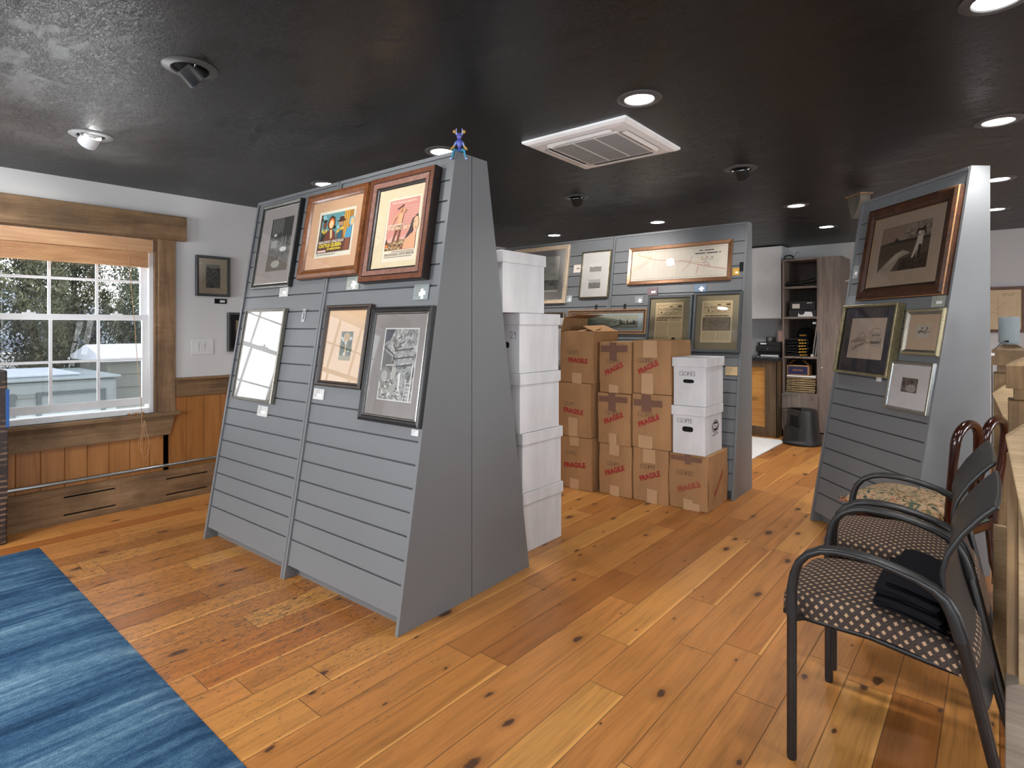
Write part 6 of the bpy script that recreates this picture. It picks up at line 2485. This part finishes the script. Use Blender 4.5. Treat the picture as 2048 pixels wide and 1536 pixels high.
ct = thing('wood_counter', 'rustic wooden counter with orange board panel and dark frame, at the far end', 'counter', (0, 0, 0))
mb = MB()
mb.box(-3.4, -2.115, 7.60, 8.2, .03, .955)
mb.build('panel', wood('orange_board_panel', lin('8a5a26'), lin('b57c3a'), lin('cf9a55'), 0, .45, 9.0, .2), ct)
mb = MB()
DK = wood('dark_counter_frame', lin('3a2c1e'), lin('57442e'), lin('6e573c'), 2, .6, 16.0)
mb.box(-2.25, -2.105, 7.575, 7.60, 0.0, .955)
mb.box(-3.4, -2.25, 7.575, 7.60, .868, .955)
mb.box(-3.4, -2.25, 7.575, 7.60, 0.0, .12)
mb.box(-2.115, -2.10, 7.575, 8.2, 0.0, .955)
mb.build('frame', DK, ct)
mb = MB()
mb.box(-3.45, -2.09, 7.55, 8.22, .955, .99)
mb.build('counter_top', flat('#2b2b2c', .3), ct, bevel=.004)


def small(name, label, cat, bx, mat, bevel=.004, group=None):
    x0, x1, y0, y1, z0, z1 = bx
    mb = MB()
    mb.box(-(x1 - x0) / 2, (x1 - x0) / 2, -(y1 - y0) / 2, (y1 - y0) / 2, 0, z1 - z0)
    t = thing(name, label, cat, ((x0 + x1) / 2, (y0 + y1) / 2, z0), 0, group)
    mb.build('body', mat, t, bevel=bevel)
    return t


BK = flat('#1c1c1d', .5)
t = small('black_case', 'black printer-like case resting on the counter, lowest of the stack', 'case', (-2.37, -2.11, 7.68, 8.0, .995, 1.06), BK)
mb = MB()
mb.box(-.09, .12, -.168, -.16, .012, .028)
mb.box(-.13, .13, -.166, -.16, .0, .004)
mb.build('white_tray', M['white_paper'], t)
t = small('black_case', 'black box file with a small silver catch, middle of the counter stack', 'case', (-2.385, -2.10, 7.66, 8.0, 1.062, 1.135), BK)
mb = MB()
mb.box(-.01, .01, -.175, -.17, .03, .045)
mb.build('catch', M['chrome'], t)
t = small('black_case', 'thin black box with a white label, on top of the counter stack', 'case', (-2.37, -2.10, 7.68, 8.0, 1.137, 1.185), BK)
mb = MB()
mb.box(-.10, -.03, -.1645, -.16, .02, .036)
mb.build('label', M['white_paper'], t)
t = small('camera', 'small black camera lying on the counter stack', 'camera', (-2.28, -2.18, 7.72, 7.80, 1.187, 1.245), BK)
mb = MB()
mb.lathe([(.028, 0), (.028, .03), (.022, .034), (0, .03)], 20, T=Matrix.Translation((0, -.04, .03)) @ Matrix.Rotation(PI / 2, 4, 'X'))
mb.build('lens', flat('#77797b', .2, .6), t, smooth=40)
small('paper_packet', 'pink and white paper packet standing behind the small camera', 'packet', (-2.175, -2.115, 7.86, 7.9, 1.187, 1.33), flat('#c9a59a', .6), .002)
t = thing('cable_tangle', 'tangle of black cables hanging over the counter edge', 'cable', (-2.33, 7.545, .99))
mb = MB()
rc = random.Random(12)
for k in range(5):
    x = -.08 + k * .05
    mb.tube([(x, .06, .006), (x + .01, .0, .008), (x + .02, -.012, -.02 - .02 * (k % 3)), (x + .03, -.012, -.05 - .03 * (k % 2)), (x + .045, -.010, -.01), (x + .05, .02, .008)], .004, 6)
mb.build('cable', BK, t, smooth=60)

# things on the shelves of the tall cabinet
t = thing('plastic_roll', 'rolled black plastic bag lying across the second shelf of the tall cabinet', 'bag', (-1.89, 7.85, 1.905))
mb = MB()
mb.tube([(-.17, -.06, .004), (-.14, -.06, .012), (-.05, -.06, .016), (.06, -.06, .030), (.15, -.06, .045), (.185, -.06, .05)], [.018, .026, .022, .020, .026, .016], 10)
mb.build('roll', flat('#1a1b1d', .25), t, smooth=60)
t = small('black_box', 'black box with a white label on the third shelf of the tall cabinet', 'box', (-2.01, -1.715, 7.76, 8.05, 1.588, 1.695), BK)
mb = MB()
mb.box(-.115, -.03, -.1465, -.145, .02, .075)
mb.box(.05, .11, -.1465, -.145, .08, .09)
mb.build('label', flat('#cfc7bb', .6), t)
small('black_box', 'flat black box under the labelled one on the third shelf', 'box', (-2.02, -1.705, 7.76, 8.05, 1.506, 1.585), flat('#252526', .5))
t = thing('paper_sleeve', 'torn white paper sleeve leaning at the front of the third shelf', 'paper', (-1.83, 7.745, 1.506))
mb = MB()
mb.prism([(-.08, 0), (.09, 0), (.075, .055), (.0, .06), (-.01, .028), (-.04, .02), (-.06, .024), (-.075, .045)], 1, 0, .004)
mb.build('sleeve', M['white_paper'], t)
BLKC = flat('#17171a', .95)


def tee(label, z, dx, seed):
    t = thing('folded_shirt', label, 'clothing', (-1.925 + dx, 7.86, z), 0, 'folded black shirts with yellow print')
    mb = MB()

    def fn(u, v):
        a = 2 * PI * v
        return (-.135 + .27 * u, .13 * math.cos(a) * (1 + .0 * u), .018 * math.sin(a) + .018 + .004 * math.sin(u * 7 + seed))
    mb.grid(fn, 14, 18)
    sh_ = mb.build('fabric', BLKC, t, smooth=80)
    mb = MB()
    for k in range(3):
        mb.box(.03 + k * .03, .052 + k * .03, -.1325, -.1305, .010 + .002 * k, .026, 0)
    mb.build('yellow_print', flat('#b98f2c', .8), sh_)
    return t


for i, (lab, dx) in enumerate((('lowest folded black shirt with yellow print in the tall cabinet', .01), ('second folded black shirt from the bottom in the tall cabinet', 0), ('third folded black shirt from the bottom in the tall cabinet', .004), ('fourth folded black shirt from the bottom in the tall cabinet', -.006), ('fifth folded black shirt in the tall cabinet, just under the top one', .003), ('topmost folded black shirt of the cabinet pile', -.004))):
    tee(lab, 1.013 + .0365 * i, dx, i)
t = thing('cloth_hat', 'black cloth cap with a yellow mark behind the folded shirts', 'cap', (-1.90, 8.05, 1.235))
mb = MB()
mb.lathe([(.10, 0), (.105, .03), (.09, .09), (.05, .125), (0, .135)], 24)
mb.build('crown', BLKC, t, smooth=60)
mb = MB()
mb.box(-.04, .04, -.108, -.1, .03, .045)
mb.build('yellow_mark', flat('#b98f2c', .8), t)
t = thing('acrylic_display_sheet', 'clear plastic display sheets leaning at the right of the shirt shelf', 'display sheet', (-1.755, 7.76, 1.013))
for k in range(2):
    mb = MB()
    mb.prism([(k * .028, 0), (k * .028 + .012, 0), (k * .028 + .062, .40), (k * .028 + .050, .40)], 1, 0, .18)
    mb.build('sheet', flat('#8f8c88', .2), t)
mb = MB()
mb.box(-.012, .022, -.012, -.002, .0, .03)
mb.box(.012, .05, -.012, -.002, .40, .425)
mb.build('corner_clip', flat('#c9c9c6', .3), t)
t = thing('cardboard_carton', 'small brown carton with a navy printed front in the tall cabinet', 'box', (-1.915, 7.82, .775))
mb = MB()
mb.box(-.125, .125, -.06, .12, 0, .125)
mb.build('carton', M['card'], t, bevel=.002)
mb = MB()
mb.box(-.112, .112, -.0615, -.06, .012, .112, 0)
TFc = Matrix.Translation((0, -.0622, 0)) @ FRONT
put_text(mb, 'chewy', -.06, .045, .06, .085, TFc, 1, 0, 0, .01)
mb.build('printed_front', [flat('#23264a', .6), flat('#a8713f', .6)], t)
mb = MB()
for s in (-1, 1):
    mb.add([(s * .125, -.06, .125), (s * .125, .12, .125), (s * .05, .12, .19), (s * .05, -.06, .19)], [(0, 1, 2, 3)])
mb.build('flap', M['card_in'], t, recalc=False)
small('paper_sheets', 'white paper sheets lying on the old newspapers in the tall cabinet', 'paper', (-2.04, -1.71, 7.745, 8.0, .757, .774), M['white_paper'], .002)
rn = random.Random(31)
NPM = frame_mat('old_newsprint', '6b5940', 'b09a74', .9, 0, 30)
for i in range(7):
    lab = ['lowest bundle of yellowed newspaper in the tall cabinet', 'second bundle of yellowed newspaper from the bottom', 'third bundle of yellowed newspaper from the bottom', 'fourth bundle of yellowed newspaper from the bottom', 'fifth bundle of yellowed newspaper from the bottom', 'sixth bundle of yellowed newspaper from the bottom', 'topmost bundle of yellowed newspaper, under the white sheets'][i]
    t = thing('newspaper_bundle', lab, 'newspaper', (-1.875 + rn.uniform(-.006, .006), 7.87, .565 + i * .0272), rn.uniform(-2, 2), 'old newspapers in the tall cabinet')
    mb = MB()

    def nf(u, v, s=i):
        a = 2 * PI * v
        c_, s_ = math.cos(a), math.sin(a)
        x = -.165 + .33 * u
        z = .0125 * math.copysign(abs(s_) ** .5, s_) + .0125 + .003 * math.sin(u * 9 + s * 2)
        return (x, .12 * math.copysign(abs(c_) ** .3, c_), z)
    mb.grid(nf, 12, 24)
    mb.build('paper', NPM, t, smooth=50)
t = thing('black_clamp', 'black and silver clamp-like tool on top of the tall cabinet', 'tool', (-2.02, 7.80, 2.224))
mb = MB()
mb.box(-.08, .06, -.03, .03, 0, .012)
mb.tube([(-.06, 0, .01), (-.05, 0, .05), (.01, 0, .055), (.05, 0, .03)], .009, 8)
mb.build('base', BK, t)
mb = MB()
mb.tube([(.04, 0, .02), (.065, 0, .05), (.07, 0, .085)], .006, 8)
mb.box(.04, .10, -.012, .012, .083, .092)
mb.build('lever', M['steel'], t)

# kick-step stool
ss = thing('step_stool', 'round black plastic step stool in front of the tall cabinet', 'step stool', (-1.782, 7.40, 0))
mb = MB()
N_ = 40
prof = [(.205, .0), (.215, .012), (.212, .035), (.200, .045), (.190, .12), (.182, .20), (.174, .28), (.166, .37), (.158, .405), (.14, .412), (0, .412)]
T_ = MB()


def shell(u, v):
    f_ = v * (len(prof) - 1)
    i = min(int(f_), len(prof) - 2)
    a = f_ - i
    r = prof[i][0] * (1 - a) + prof[i + 1][0] * a
    z = prof[i][1] * (1 - a) + prof[i + 1][1] * a
    an = 2 * PI * u
    return (r * math.cos(an), r * math.sin(an), z)


# outer wall, with the step cut out of the front left quarter
cut0, cut1 = math.radians(172), math.radians(282)
nu, nv = 72, 30
b = {}
for j in range(nv + 1):
    for i in range(nu):
        b[i, j] = len(mb.v)
        mb.v.append(Vector(shell(i / nu, j / nv)))
for j in range(nv):
    for i in range(nu):
        an = 2 * PI * (i + .5) / nu
        zc = shell(0, (j + .5) / nv)[2]
        if cut0 < an < cut1 and .20 < zc:
            continue
        i2 = (i + 1) % nu
        mb.f.append([b[i, j], b[i2, j], b[i2, j + 1], b[i, j + 1]])
        mb.mi.append(0)
o = mb.build('shell', M['black_plastic'], ss, smooth=50)
mb = MB()
pts = [(.18 * math.cos(cut0 + (cut1 - cut0) * k / 14), .18 * math.sin(cut0 + (cut1 - cut0) * k / 14)) for k in range(15)]
mb.prism(pts, 2, .19, .203)
mb.build('lower_step', flat('#232324', .6), ss)
mb = MB()
e0, e1 = Vector((pts[0][0] * .97, pts[0][1] * .97, 0)), Vector((pts[-1][0] * .97, pts[-1][1] * .97, 0))
mb.add([e0 + Vector((0, 0, .203)), e1 + Vector((0, 0, .203)), e1 * .93 + Vector((0, 0, .41)), e0 * .93 + Vector((0, 0, .41))], [(0, 1, 2, 3)])
mb.build('riser', flat('#2f2c2a', .6), ss, recalc=False)
mb = MB()
q0, q1 = e0 * .78 + e1 * .22, e0 * .2 + e1 * .8
nrm = Vector((-.707, -.707, 0)) * .004
mb.add([p + nrm for p in (q0 + Vector((0, 0, .206)), q1 + Vector((0, 0, .206)), q1 * .96 + Vector((0, 0, .335)), q0 * .96 + Vector((0, 0, .335)))], [(0, 1, 2, 3)])
mb.build('riser_opening', M['hole'], ss, recalc=False)

bpy.context.view_layer.update()
